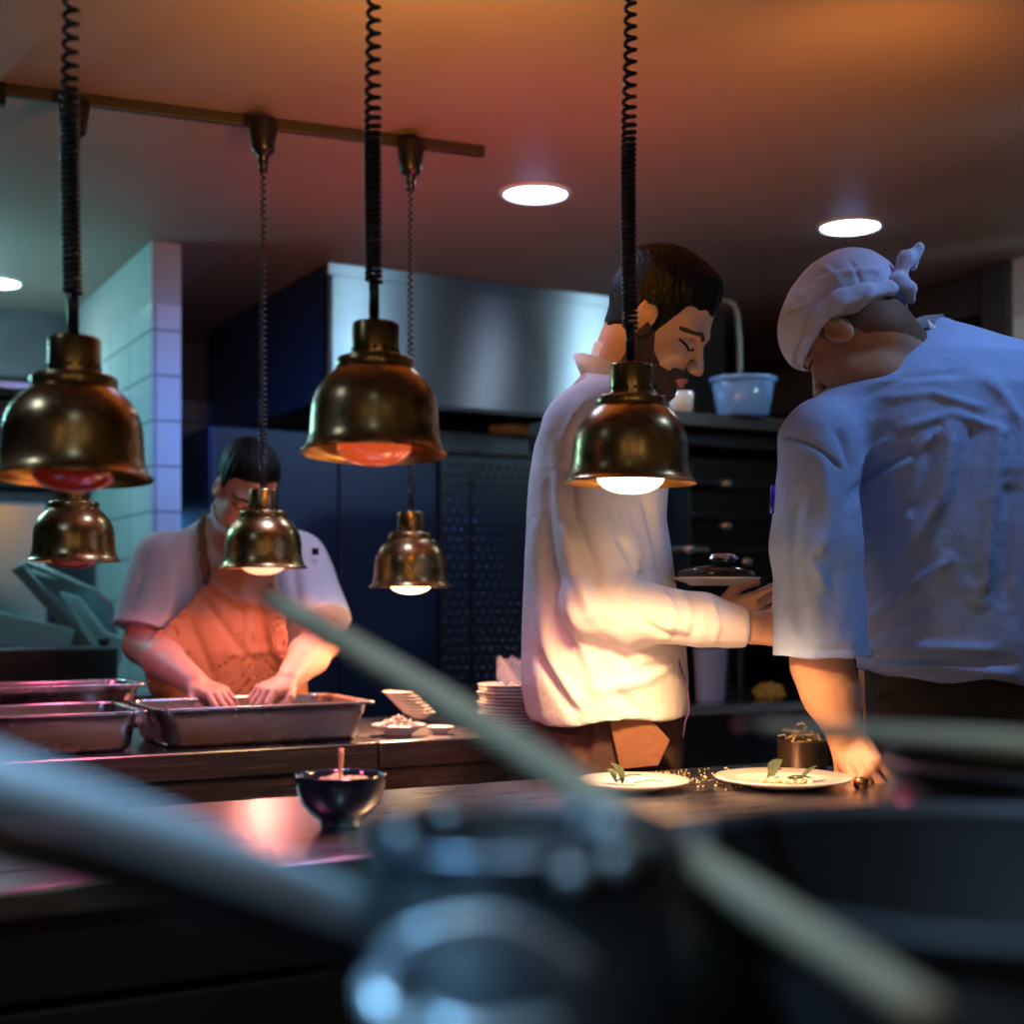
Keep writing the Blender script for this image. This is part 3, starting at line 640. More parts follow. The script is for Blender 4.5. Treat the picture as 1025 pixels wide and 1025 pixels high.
# big dark stock pot at the right: rim at z
zr = .93
pA = pot('stock_pot', 'big blurred dark stock pot filling the lower right foreground', (.262,.735,zr), .188, 1.20-(806-598)/1400*.92-zr, pm, mat('rim_blue', (.07,.09,.12), .5, .5))
pB = pot('saute_pan', 'blurred dark pan with bright glint beads in the lower middle foreground', (.055,.66,zr), .0, .0, pm, pm) if False else None
zB = 1.20-(804-598)/1400*.69
pB = pot('saucepan', 'blurred dark saucepan holding the diagonal wooden spoon', (.003,.62,zr), .070, zB-zr, pm, mat('rim_grey', (.16,.18,.22), .3, .9))
def hl(par, pts, rad, m, name, n=12, sc=(1,1)):
    pts = [Vector(p)-par.location for p in pts]
    return obj(name, newt(tube, pts, rad, n, sc=sc), m, par, True)
def arc(p0, p1, p2, n=14):
    p0, p1, p2 = map(Vector, (p0, p1, p2)); return [p0*(1-t)**2+p1*2*t*(1-t)+p2*t*t for t in [i/n for i in range(n+1)]]
# loop lug on the near side of the saucepan
hl(pB, arc(P(395,985,.525), P(370,935,.50), P(490,925,.51))+arc(P(490,925,.51), P(520,925,.51), P(585,975,.525))[1:], .0042, pm2, 'loop_handle', sc=(1.3,.8))
hl(pB, arc(P(378,985,.525), P(372,1010,.51), P(420,1040,.51)), .0060, pm2, 'loop_handle')
hl(pB, [P(420,1015,.51), P(470,1035,.505), P(560,1025,.51)], .0045, pm2, 'loop_handle')
for px, py, d, r in ((402,836,.545,.0040),(447,818,.66,.0038),(572,876,.525,.0050),(617,862,.535,.0055)):  # beads added in place of blurred glints on the pan
    c = P(px,py,d)-pB.location; bm = bmesh.new(); bmesh.ops.create_uvsphere(bm, u_segments=16, v_segments=10, radius=r); bm.transform(Matrix.Translation(c)); obj('glint_bead', bm, pm2, pB, True)
hl(pA, arc(P(585,835,.58), P(615,812,.54), P(640,850,.58)), .0055, pm2, 'loop_handle')
c = P(700,838,.545)-pA.location; bm = bmesh.new(); bmesh.ops.create_uvsphere(bm, u_segments=16, v_segments=10, radius=.004); bm.transform(Matrix.Translation(c)); obj('glint_bead', bm, pm2, pA, True)  # bead added in place of one blurred glint
# frying pan handle (steel) crossing lower left
fpn = thing('steel_ladle', 'blurred thick steel handle slanting across the lower left', 'ladle', P(200,900,.52))
hl(fpn, arc(P(-120,745,.50), P(180,835,.54), P(430,945,.64), 20), .0110, mat('handle_steel', (.55,.66,.75), .35, .4), 'handle', 16, (.6,1.0))
hl(fpn, arc(P(-120,812,.505), P(180,888,.545), P(440,980,.645), 20), .0090, M['black'], 'handle_shade', 12, (.6,1.0))  # black tube stands in for the shaded lower side of the handle
bm = bmesh.new(); lathe(bm, [(0,-.03),(.02,-.025),(.032,-.01),(.035,0),(.034,.001),(.03,-.01),(.018,-.022),(0,-.027)], 32)
bm.transform(Matrix.Translation(P(450,962,.655)-fpn.location)); obj('ladle_cup', bm, pm2, fpn, True)
# long wooden spoon
sp = thing('wooden_spoon', 'long pale wooden spoon slanting diagonally over the foreground, very blurred', 'spoon', P(560,790,.75))
hl(sp, [P(275,600,1.02), P(300,616,1.0), P(430,693,.86), P(560,775,.74), P(720,880,.62), P(870,975,.53), P(930,1015,.50)], [.010,.0125,.0120,.0115,.0112,.0105,.0100], M['wood'], 'handle', 14, (1,.75))
# second wooden handle at right
wh = thing('wooden_ladle', 'blurred wooden handle with a dark tip lying level at right', 'spoon', P(900,735,.75))
hl(wh, [P(765,729,.86), P(850,733,.80), P(950,740,.74), P(1100,752,.68)], [.0050,.0056,.0062,.0070], M['wood'], 'handle', 14, (1,1))
hl(wh, [P(742,729,.875), P(766,729,.859)], [.0048,.0056], M['black'], 'handle_tip', 14)
# steel pot behind it at the far right
zr2 = 1.20-(742-598)/1400*1.24
pC = pot('soup_pot', 'blurred dark steel pot at the right edge under the wooden handle', (.445,1.10,.93), .145, zr2-.93, mat('pot_mid', (.06,.055,.05), .25, .9), mat('pot_mid_rim', (.10,.10,.11), .35, .9))
nc2 = thing('pot_stand', 'low dark stand under the rear foreground pot', 'stand', (.46,1.16,0))
obj('stand_top', boxbm((0,0,.915),(.40,.36,.028),.004), M['dark_steel'], nc2)
for sx in (-.17,.17):
    for sy in (-.15,.15): obj('leg', boxbm((sx,sy,.45),(.03,.03,.90),.003), M['dark_steel'], nc2)
# ------------------------------------------------------------------ people: implicit surfaces meshed with surface nets
def vv(a): return np.array(a, dtype=np.float32)
class Sdf:
    def __init__(s): s.p = []
    def add(s, fn, lo, hi, k=.01, op='u'): s.p.append((fn, vv(lo), vv(hi), k, op)); return s
    def cap(s, a, b, ra, rb, k=.01, op='u', flat=None):
        """tapered capsule; flat=(dir, factor) squashes it along dir"""
        a, b = vv(a), vv(b); r = max(ra, rb); lo = np.minimum(a, b)-r*1.4; hi = np.maximum(a, b)+r*1.4
        ab = b-a; L2 = float(ab@ab)+1e-12; fl = None
        if flat: fd = vv(flat[0]); fd = fd/np.linalg.norm(fd); fl = flat[1]
        def fn(X, Y, Z):
            dx, dy, dz = X-a[0], Y-a[1], Z-a[2]
            t = np.clip((dx*ab[0]+dy*ab[1]+dz*ab[2])/L2, 0, 1)
            dx = dx-t*ab[0]; dy = dy-t*ab[1]; dz = dz-t*ab[2]
            if fl:
                q = (dx*fd[0]+dy*fd[1]+dz*fd[2])*(1/fl-1); dx = dx+q*fd[0]; dy = dy+q*fd[1]; dz = dz+q*fd[2]
                return (np.sqrt(dx*dx+dy*dy+dz*dz)-(ra+(rb-ra)*t))*(.5+.5*fl)
            return np.sqrt(dx*dx+dy*dy+dz*dz)-(ra+(rb-ra)*t)
        return s.add(fn, lo, hi, k, op)
    def ell(s, c, r, k=.01, op='u', R=None):
        """ellipsoid, columns of R = its axes"""
        c, r = vv(c), vv(r); R = np.eye(3, dtype=np.float32) if R is None else R; m = float(r.max())
        def fn(X, Y, Z):
            dx, dy, dz = X-c[0], Y-c[1], Z-c[2]
            l = [dx*R[0,i]+dy*R[1,i]+dz*R[2,i] for i in range(3)]
            k0 = np.sqrt(sum((l[i]/r[i])**2 for i in range(3))); k1 = np.sqrt(sum((l[i]/r[i]**2)**2 for i in range(3)))+1e-9
            return k0*(k0-1)/k1
        return s.add(fn, c-m, c+m, k, op)
    def loft(s, rows, k=.02, op='u', n=2.3, yaw=0):
        """rows (z, cx, cy, rx, ry): superelliptic body with a cross-section for each height"""
        rows = sorted(rows); A = np.array(rows, dtype=np.float32); cs, sn = math.cos(yaw), math.sin(yaw); m = float(A[:,3:].max())
        def fn(X, Y, Z):
            z = Z.ravel(); g = [np.interp(z, A[:,0], A[:,i]).astype(np.float32).reshape(Z.shape) for i in (1,2,3,4)]
            dx, dy = X-g[0], Y-g[1]; lx = dx*cs+dy*sn; ly = -dx*sn+dy*cs
            rho = (np.abs(lx/g[2])**n+np.abs(ly/g[3])**n)**(1/n)
            f = (rho-1)*np.minimum(g[2], g[3])
            return np.maximum(f, np.maximum(A[0,0]-Z, Z-A[-1,0]))
        lo = (A[:,1].min()-m, A[:,2].min()-m, A[0,0]); hi = (A[:,1].max()+m, A[:,2].max()+m, A[-1,0])
        return s.add(fn, lo, hi, k, op)
    def grid(s, lo, hi, h):
        return [np.arange(lo[i], hi[i]+h, h, dtype=np.float32) for i in range(3)]
    def ev(s, ax):
        V_ = np.full([len(a) for a in ax], 1.0, np.float32)
        for fn, lo, hi, k, op in s.p:
            pad = k*1.5+.03; sl = []
            for i in range(3):
                i0 = int(np.searchsorted(ax[i], lo[i]-pad)); i1 = int(np.searchsorted(ax[i], hi[i]+pad)); sl.append(slice(i0, i1))
            if any(q.stop <= q.start for q in sl): continue
            X = ax[0][sl[0]][:,None,None]; Y = ax[1][sl[1]][None,:,None]; Z = ax[2][sl[2]][None,None,:]
            b = fn(X, Y, Z); a = V_[tuple(sl)]
            if op == 'u': h_ = np.clip(.5+.5*(a-b)/k, 0, 1); r = a*(1-h_)+b*h_-k*h_*(1-h_)
            elif op == 's': b = -b; h_ = np.clip(.5-.5*(a-b)/k, 0, 1); r = a*(1-h_)+b*h_+k*h_*(1-h_)
            V_[tuple(sl)] = r
        return V_
def nets(V_, ax):
    s = V_ < 0; nx, ny, nz = V_.shape
    cnt = np.zeros((nx-1, ny-1, nz-1), np.int8)
    for a in (0,1):
        for b in (0,1):
            for c in (0,1): cnt += s[a:nx-1+a, b:ny-1+b, c:nz-1+c]
    act = (cnt > 0) & (cnt < 8); idx = np.argwhere(act)
    if len(idx) == 0: return np.zeros((0,3)), np.zeros((0,4), int)
    I, J, K = idx.T; acc = np.zeros((len(idx), 3)); num = np.zeros(len(idx))
    cr = [(a,b,c) for a in (0,1) for b in (0,1) for c in (0,1)]
    for p in cr:
        for d_ in range(3):
            if p[d_]: continue
            q = list(p); q[d_] = 1
            va = V_[I+p[0], J+p[1], K+p[2]]; vb = V_[I+q[0], J+q[1], K+q[2]]
            m = (va < 0) != (vb < 0); t = np.where(m, va/np.where(m, va-vb, 1), 0)
            pos = np.array(p, float)[None,:].repeat(len(idx), 0); pos[:,d_] += t
            acc += pos*m[:,None]; num += m
    pos = acc/num[:,None]+idx
    vt = np.stack([np.interp(pos[:,i], np.arange(len(ax[i])), ax[i]) for i in range(3)], 1)
    gid = np.full(act.shape, -1, np.int32); gid[I,J,K] = np.arange(len(idx))
    fs = []
    for d_ in range(3):
        e, f = (d_+1) % 3, (d_+2) % 3
        a = [slice(None)]*3; b = [slice(None)]*3; a[d_] = slice(0,-1); b[d_] = slice(1,None)
        df = s[tuple(a)] != s[tuple(b)]
        e_ = np.argwhere(df)
        e_ = e_[(e_[:,e] > 0) & (e_[:,f] > 0) & (e_[:,e] < V_.shape[e]-1) & (e_[:,f] < V_.shape[f]-1)]
        if len(e_) == 0: continue
        def g(o1, o2):
            q = e_.copy(); q[:,e] -= o1; q[:,f] -= o2; return gid[q[:,0], q[:,1], q[:,2]]
        qd = np.stack([g(1,1), g(0,1), g(0,0), g(1,0)], 1)
        ins = s[e_[:,0], e_[:,1], e_[:,2]]
        qd[~ins] = qd[~ins][:, ::-1]; fs.append(qd)
    fs = np.concatenate(fs); return vt, fs[(fs >= 0).all(1)]
def normals(vt, fs):
    fn = np.cross(vt[fs[:,2]]-vt[fs[:,0]], vt[fs[:,3]]-vt[fs[:,1]]); n = np.zeros_like(vt)
    for i in range(4): np.add.at(n, fs[:,i], fn)
    return n/(np.linalg.norm(n, axis=1, keepdims=True)+1e-12)
def smooth(vt, fs, it=2, lam=.5):
    for _ in range(it):
        a = np.zeros_like(vt); c = np.zeros(len(vt))
        for i in range(4):
            j = (i+1) % 4; np.add.at(a, fs[:,i], vt[fs[:,j]]); np.add.at(c, fs[:,i], 1); np.add.at(a, fs[:,j], vt[fs[:,i]]); np.add.at(c, fs[:,j], 1)
        vt = vt+lam*(a/np.maximum(c,1)[:,None]-vt)
    return vt
def mkmesh(name, vt, fs, m, par, org):
    me = bpy.data.meshes.new(name); me.vertices.add(len(vt)); me.vertices.foreach_set('co', (vt-np.array(org)).astype(np.float32).ravel())
    me.loops.add(len(fs)*4); me.loops.foreach_set('vertex_index', fs.astype(np.int32).ravel())
    me.polygons.add(len(fs)); me.polygons.foreach_set('loop_start', np.arange(0, len(fs)*4, 4, dtype=np.int32)); me.polygons.foreach_set('loop_total', np.full(len(fs), 4, np.int32))
    me.update(calc_edges=True); me.validate(); me.materials.append(m); me.shade_smooth()
    o = bpy.data.objects.new(name, me); COL.objects.link(o); o.parent = par; return o
def drop_small(vt, fs, minf=60):
    """keep only connected pieces with at least minf faces"""
    lab = np.arange(len(vt))
    for _ in range(60):
        m = lab[fs].min(1); new = lab.copy()
        for i in range(4): np.minimum.at(new, fs[:,i], m)
        new = new[new]
        if (new == lab).all(): break
        lab = new
    fl = lab[fs[:,0]]; u_, c_ = np.unique(fl, return_counts=True)
    return fs[np.isin(fl, u_[c_ >= minf])]
def body(name, sd, coarse, fine, m, par, org):
    """coarse=(lo,hi,h); fine=[(lo,hi,h)]: one mesh from the same field at several resolutions"""
    VT, FS, off = [], [], 0
    for bi, (lo, hi, h) in enumerate([coarse]+fine):
        ax = sd.grid(lo, hi, h); vt, fs = nets(sd.ev(ax), ax)
        if bi == 0:
            c = vt[fs].mean(1); keep = np.ones(len(fs), bool)
            for l2, h2, _ in fine: keep &= ~((c > np.array(l2)+h*.9) & (c < np.array(h2)-h*.9)).all(1)
            fs = fs[keep]
        vt = smooth(vt, fs, 1, .4); VT.append(vt); FS.append(fs+off); off += len(vt)
    return mkmesh(name, np.concatenate(VT), np.concatenate(FS), m, par, org)
def frame(f, up=(0,0,1)):
    f = vv(f); f = f/np.linalg.norm(f); u_ = vv(up); u_ = u_-f*(u_@f); u_ = u_/np.linalg.norm(u_); return np.stack([f, np.cross(u_, f), u_], 1)  # columns X',Y',Z'
def headframe(yaw, pitch, roll=0):
    y, p = math.radians(yaw), math.radians(pitch)
    f = vv((math.cos(p)*math.cos(y), math.cos(p)*math.sin(y), -math.sin(p))); u_ = vv((math.sin(p)*math.cos(y), math.sin(p)*math.sin(y), math.cos(p)))
    Y = np.cross(u_, f); r = math.radians(roll); Y2 = Y*math.cos(r)+u_*math.sin(r); u2 = u_*math.cos(r)-Y*math.sin(r)
    return np.stack([f, Y2, u2], 1)
def add_head(sd, c, R, s=1.0, beard=False):
    c = vv(c)
    def T(p): return c+R@(vv(p)*s)
    def E(p, r, k, op='u'): sd.ell(T(p), vv(r)*s, k, op, R)
    E((-.012,0,.035), (.100,.077,.088), .01)
    E((.030,0,-.020), (.062,.062,.090), .02)
    E((.030,0,-.075), (.052,.053,.040), .02)
    E((.030,.040,-.07), (.035,.018,.035), .02); E((.030,-.040,-.07), (.035,.018,.035), .02)
    E((.074,0,-.099), (.018,.020,.016), .02)
    E((.080,0,.018), (.016,.046,.012), .018)
    for q in (-1, 1):
        E((.092,q*.031,-.006), (.014,.017,.012), .012, 's')
        E((.074,q*.031,-.008), (.0155,.0165,.0135), .004)
        E((.062,q*.044,-.032), (.024,.018,.018), .02)
        E((.106,q*.010,-.043), (.010,.0075,.0075), .006)
        # ear
        Re = R@np.array([[.92,0,.38],[0,1,0],[-.38,0,.92]], dtype=np.float32)
        ce = T((-.006,q*.078,-.014)); Rz = Re
        sd.ell(ce, vv((.022,.0085,.037))*s, .004, 'u', Rz)
        sd.ell(T((-.002,q*.0855,-.010)), vv((.012,.006,.022))*s, .003, 's', Rz)
        sd.ell(T((.008,q*.079,-.014)), vv((.004,.005,.007))*s, .004, 'u', Rz)
        sd.ell(T((-.010,q*.0815,-.006)), vv((.003,.003,.014))*s, .004, 'u', Rz)
    sd.cap(T((.086,0,.006)), T((.112,0,-.034)), .0075*s, .0095*s, .012)
    E((.112,0,-.040), (.011,.0115,.009), .006)
    for q in (-1, 1): E((.110,q*.0065,-.049), (.004,.003,.003), .002, 's')
    E((.088,0,-.070), (.014,.026,.014), .012)
    E((.0985,0,-.0655), (.0075,.021,.005), .004); E((.0965,0,-.0765), (.0075,.018,.0055), .004)
    E((.104,0,-.0708), (.010,.022,.0013), .003, 's')
    return T
def local(ax, c, R, s=1.0):
    X = ax[0][:,None,None]-c[0]; Y = ax[1][None,:,None]-c[1]; Z = ax[2][None,None,:]-c[2]
    return [(X*R[0,i]+Y*R[1,i]+Z*R[2,i])/s for i in range(3)]
def sstep(x, a, b): t = np.clip((x-a)/(b-a), 0, 1); return t*t*(3-2*t)
def shell(name, sd, lo, hi, h, tfn, m, par, org, c, R, s=1.0, sm=0, minf=0):
    ax = sd.grid(lo, hi, h); H = sd.ev(ax); l = local(ax, c, R, s)
    t = tfn(*l)
    f = np.maximum(H-t, -(H+.004))        # a shell with thickness, open inside
    vt, fs = nets(f.astype(np.float32), ax)
    if minf: fs = drop_small(vt, fs, minf)
    if sm: vt = smooth(vt, fs, sm)
    return mkmesh(name, vt, fs, m, par, org)
def seg2(A, B, pts):
    """distance in a plane from (A,B) to a polyline"""
    d = None
    for (x0,y0),(x1,y1) in zip(pts, pts[1:]):
        dx, dy = x1-x0, y1-y0; t = np.clip(((A-x0)*dx+(B-y0)*dy)/(dx*dx+dy*dy+1e-12), 0, 1)
        q = np.sqrt((A-x0-t*dx)**2+(B-y0-t*dy)**2); d = q if d is None else np.minimum(d, q)
    return d
def poly2(A, B, pts):
    """signed distance to a polygon, negative inside"""
    d = seg2(A, B, list(pts)+[pts[0]]); ins = np.zeros(np.broadcast(A, B).shape, bool); n = len(pts)
    for i in range(n):
        x0, y0 = pts[i]; x1, y1 = pts[(i+1) % n]
        if y0 == y1: continue
        c = ((y0 > B) != (y1 > B)) & (A < (x1-x0)*(B-y0)/(y1-y0)+x0); ins ^= c
    return np.where(ins, -d, d)
def face_extras(sd, par, org, c, R, s, lo, hi, browc, h=.002):
    def brow(x, y, z):
        ay = np.abs(y); d = seg2(ay, z, [(.014,.012),(.032,.020),(.054,.010)])
        return np.where(x > .03, .0018*(1-(d/.0042)**2), -.01).clip(-.01, .005)
    shell('eyebrows', sd, lo, hi, h, brow, mat('brow_brown', (.04,.022,.014), .7), par, org, c, R, s)
    def lash(x, y, z):
        ay = np.abs(y); d = seg2(ay, z, [(.014,-.012),(.024,-.0160),(.036,-.0165),(.052,-.008)])
        return np.where(x > .03, .0018*(1-(d/.0024)**2), -.01).clip(-.01, .005)
    shell('eyelashes', sd, lo, hi, h, lash, browc, par, org, c, R, s)
    def lip(x, y, z):
        q = (y/.024)**2+((z+.0712)/.011)**2
        return np.where(x > .06, .0012*(1-q), -.01).clip(-.01, .005)
    shell('lips', sd, lo, hi, h, lip, mat('lip_skin', (.50,.20,.15), .4), par, org, c, R, s)
def add_hand(sd, wrist, fdir, back, thumb_side, s=1.0, curl=(.4,.5,.6,.7), joint=(1,1.2,.8), thumb_in=.35, spread=.10):
    """wrist point, finger direction, direction of the back of the hand; thumb_side = +1/-1 along cross(back, fdir)"""
    w_ = vv(wrist); f = vv(fdir); f /= np.linalg.norm(f); b = vv(back); b = b-f*(b@f); b /= np.linalg.norm(b); lat = np.cross(b, f)*thumb_side
    def Q(x, y, z): return w_+s*(f*x+lat*y+b*z)
    for i, y in enumerate((.028,.009,-.010,-.028)):
        sd.cap(Q(.0,y*.62,0), Q((.086,.090,.086,.078)[i],y,.002), .0135*s, .0105*s, .010)
    sd.ell(Q(.045,0,-.004), vv((.045,.036,.013))*s, .012, 'u', np.stack([f, lat, b], 1))
    Ls = ((.043,.026,.021),(.048,.030,.022),(.044,.028,.021),(.034,.021,.018))
    for i, y in enumerate((.028,.009,-.010,-.028)):
        p = Q((.088,.092,.088,.080)[i], y, .002); a = 0; sp = (1.5-i)*spread
        fl = f*math.cos(sp)+lat*math.sin(sp)
        for j in range(3):
            a += curl[i]*joint[j]; dv = fl*math.cos(a)-b*math.sin(a); q = p+dv*Ls[i][j]*s
            r0 = (.0092,.0084,.0076)[j]*(1,1,.96,.86)[i]; r1 = (.0084,.0076,.0064)[j]*(1,1,.96,.86)[i]
            sd.cap(p, q, r0*s, r1*s, .0025); p = q
    t0, t1 = Q(.018,.022,-.006), Q(.052,.046,-.014*(1+thumb_in)); t2 = Q(.078,.052-.02*thumb_in,-.018-.03*thumb_in); t3 = Q(.100,.050-.035*thumb_in,-.020-.045*thumb_in)
    sd.cap(t0, t1, .0155*s, .0115*s, .010); sd.cap(t1, t2, .0108*s, .0095*s, .004); sd.cap(t2, t3, .0095*s, .0078*s, .003)
def fold(vt, fs, lines, cam_side=True):
    """sew ridges and creases (in metres, along X-Z lines of the cloth) into the side of the garment that faces -Y; lines: (pts, depth, width), pts as (x,z)"""
    n = normals(vt, fs); wt = np.clip(-n[:,1]*1.6, 0, 1)
    for pts, amp, wd in lines:
        d = seg2(vt[:,0], vt[:,2], pts)
        L_ = len(pts); e0 = np.hypot(vt[:,0]-pts[0][0], vt[:,2]-pts[0][1]); e1 = np.hypot(vt[:,0]-pts[-1][0], vt[:,2]-pts[-1][1])
        fade = np.clip(np.minimum(e0, e1)/(wd*2.5)+.25, 0, 1)
        vt = vt+n*(amp*np.exp(-(d/wd)**2)*wt*fade)[:,None]
    return vt
def cnoise(vt, sc, seed):
    r = np.random.RandomState(seed); o = np.zeros(len(vt))
    for i in range(7):
        k = r.normal(size=3)*sc*(1+.35*i); k[2] *= .45; o += np.sin(vt@k+r.uniform(0, 6.3)+1.5*np.sin(vt@(k*.37)[::-1]+i))/(1+.35*i)
    return o/3
def cloth(name, sd, lo, hi, h, m, par, org, amp=.003, sc=22, seed=1, lines=(), post=None, sm=1):
    ax = sd.grid(lo, hi, h); V_ = sd.ev(ax)
    if post: V_ = post(V_, ax).astype(np.float32)
    vt, fs = nets(V_, ax); vt = smooth(vt, fs, sm, .5); n = normals(vt, fs)
    vt = vt+n*(amp*cnoise(vt, sc, seed))[:,None]
    if lines: vt = fold(vt, fs, lines)
    return mkmesh(name, vt, fs, m, par, org)
def xz(pts, d): return [((px-CX)/F*d, CZ-(py-HY)/F*d) for px, py in pts]
def LN(pts, d, amp, wd): return (xz(pts, d), amp, wd)
def PV(px, py, d): return np.array(P(px, py, d), dtype=np.float32)
def rows_px(rows, d, ry, tilt=0):
    """(py, left, right[, d, ry]) -> loft rows"""
    out = []
    for r in rows:
        dd = r[3] if len(r) > 3 else d; y_ = r[4] if len(r) > 4 else ry
        a = (r[1]-CX)/F*dd; b = (r[2]-CX)/F*dd
        out.append((CZ-(r[0]-HY)/F*dd, (a+b)/2, dd, (b-a)/2, y_))
    return out
skinA = mat('skin_tan', (.62,.36,.24), .5, sss=.15, var=.15, vscale=25, bump=.05, bscale=120)
skinB = mat('skin_pink', (.62,.34,.26), .5, sss=.15, var=.12, vscale=25, bump=.05, bscale=120)
skinC = mat('skin_ruddy', (.60,.33,.20), .45, sss=.15, var=.15, vscale=25, bump=.05, bscale=120)
hairm = mat('hair_dark', (.0045,.004,.004), .45, spec=.15, bump=.5, bscale=150, stretch=(1,1,.25))
beardm = mat('beard_brown', (.065,.032,.018), .6, bump=.8, bscale=220)
whitec = mat('white_cotton', (.80,.77,.78), .85, bump=.25, bscale=45, var=.05)
bluec = mat('white_cotton_blue_tint', (.34,.49,.80), .85, bump=.35, bscale=40, var=.07)  # white shirt; the blue overhead light is put into its colour
pinkc = mat('washed_white_cotton', (.74,.70,.76), .85, bump=.25, bscale=40, var=.06)
trm = mat('brown_trousers', (.085,.040,.030), .8, bump=.3, bscale=40, var=.3)
trm2 = mat('olive_trousers', (.055,.052,.042), .8, bump=.3, bscale=40, var=.3)
apm = mat('apron_tan', (.45,.22,.12), .7, bump=.25, bscale=30, var=.15)
shoe = mat('shoe_black', (.01,.01,.01), .4)
def legs(sd, hipc, side, wid, ra=.085, rb=.055, foot=None, knee=0):
    """two legs under a hip centre; side = unit vector to the person's left"""
    hc = vv(hipc); sv = vv(side)
    for q in (-1, 1):
        a = hc+sv*q*wid; b = vv((a[0]+sv[0]*q*.01, a[1]+sv[1]*q*.01, .50)); c_ = vv((b[0], b[1], .09))
        sd.cap(a, b, ra, (ra+rb)/2, .02); sd.cap(b, c_, (ra+rb)/2, rb, .02)
def shoes(par, org, hipc, side, fwd, wid):
    hc = vv(hipc); sv = vv(side); fw = vv(fwd)
    for q in (-1, 1):
        s_ = Sdf(); a = hc+sv*q*(wid+.01); a[2] = .045
        s_.cap(a-fw*.06, a+fw*.16, .044, .042, .01); s_.cap(a, a+vv((0,0,.06)), .05, .045, .02)
        ax = s_.grid(a-.26, a+.26, .008); V_ = s_.ev(ax); V_ = np.maximum(V_, .004-ax[2][None,None,:]).astype(np.float32); vt, fs = nets(V_, ax)
        mkmesh('shoe', vt, fs, shoe, par, org)

# ================================================================== bearded cook (middle)
org = P(612, 700, 2.80); org.z = 0
A = thing('person', 'bearded dark-haired cook in a long white shirt, in profile, holding a plate', 'person', org)
cA = PV(659, 322, 2.74); RA = headframe(-19, 33, 2); sA = 1.06
sd = Sdf(); TA = add_head(sd, cA, RA, sA)
sd.cap(TA((-.030,0,-.045)), PV(612, 400, 2.78), .060, .070, .025)
sd.cap(TA((.00,0,-.085)), PV(628, 400, 2.78), .045, .055, .02)
sd.cap(PV(600,420,2.66), PV(600,420,2.90), .06, .06, .03)
sd.cap(PV(605,430,2.78), PV(605,690,2.80), .10, .11, .04)
shN, elN, wrN = PV(588,432,2.62), PV(604,606,2.57), PV(752,629,2.55)
shF, elF, wrF = PV(590,432,2.94), PV(622,612,2.95), PV(716,622,2.76)
for a_, b_, c_ in ((shN, elN, wrN), (shF, elF, wrF)):
    sd.cap(a_, b_, .050, .042, .02); sd.cap(b_, c_, .042, .028, .02)
# near hand passes something behind the capped cook's sleeve; far hand under the plate
add_hand(sd, wrN, (1,.06,.02), (-.1,-.75,.55), 1, .98, (.25,.3,.35,.4))
add_hand(sd, wrF, (.80,-.25,.25), (-.2,-.95,-.25), 1, .98, (-.15,.42,.5,.55), (1,1.1,.7), .1, .12)
legs(sd, (org.x, org.y, .86), (0,1,0), .095, .07, .045)
hdlo, hdhi = cA-.165, cA+.165
body('body', sd, (vv((org.x-.30,org.y-.38,.02)), vv((org.x+.42,org.y+.36,1.9)), .010),
     [(hdlo, hdhi, .0028), (wrN+vv((-.01,-.08,-.10)), wrN+vv((.21,.09,.10)), .003), (wrF+vv((-.02,-.12,-.12)), wrF+vv((.20,.10,.12)), .003)], skinA, A, org)
hs = Sdf(); add_head(hs, cA, RA, sA); hs.cap(TA((-.030,0,-.045)), PV(612, 400, 2.78), .060, .070, .025)
face_extras(hs, A, org, cA, RA, sA, cA-.15, cA+.15, hairm, .0024)
def hairA(x, y, z):
    zl = np.interp(x, [-.12,-.06,-.035,-.02,.005,.022,.034,.05,.075,.11], [-.055,-.052,-.035,.02,.012,-.028,.0,.048,.056,.062]).astype(np.float32)
    m_ = z-zl+.004*np.sin(y*160)*np.cos(x*120)
    tmax = .003+.013*sstep(z, .040, .10)+.009*sstep(x, .02, .08)*sstep(z, .05, .09)
    st = .0011*np.sin(x*60+330*y+40*z)*sstep(z,.05,.08)+.0006*np.sin(730*y+290*x)
    m_ = np.where((np.abs(y) > .080) & (z < .04), -.012, m_)
    return np.where(m_ > 0, np.minimum(m_*.35, tmax)+st*sstep(m_, .004, .03), np.maximum(m_*.8, -.012)).astype(np.float32)
shell('hair', hs, cA-.16, cA+.17, .0026, hairA, hairm, A, org, cA, RA, sA, 0, 300)
def beardA(x, y, z):
    ay = np.abs(y)
    zt = np.interp(x, [-.01,.008,.022,.04,.06,.075,.085,.11], [-.06,-.01,-.015,-.048,-.062,-.058,-.053,-.053]).astype(np.float32)
    m_ = np.minimum(zt-z, x+.006); m_ = np.minimum(m_, z+.135)
    lipd = np.sqrt((y/.022)**2+((z+.072)/.0095)**2)-1
    m_ = np.where(x > .07, np.minimum(m_, lipd*.009), m_)
    m_ = np.where((x > .06) & (z > -.066), np.minimum(m_, .034-ay), m_)
    t = .0035+.006*sstep(-z, .06, .10)
    n_ = .0012*np.sin(x*700+y*300)*np.sin(z*620+y*200)
    return np.where(m_ > 0, np.minimum(m_*.5, t)+n_, np.maximum(m_, -.012)).astype(np.float32)
shell('beard', hs, cA-.17, cA+.16, .0026, beardA, beardm, A, org, cA, RA, sA, 0, 200)
# added spot standing in for lamp light thrown back by the white plates
light('SPOT', P(705, 640, 2.42), (1.0,.58,.26), 2.6, .08, cA, 70, .9, 'plate_bounce_fill')
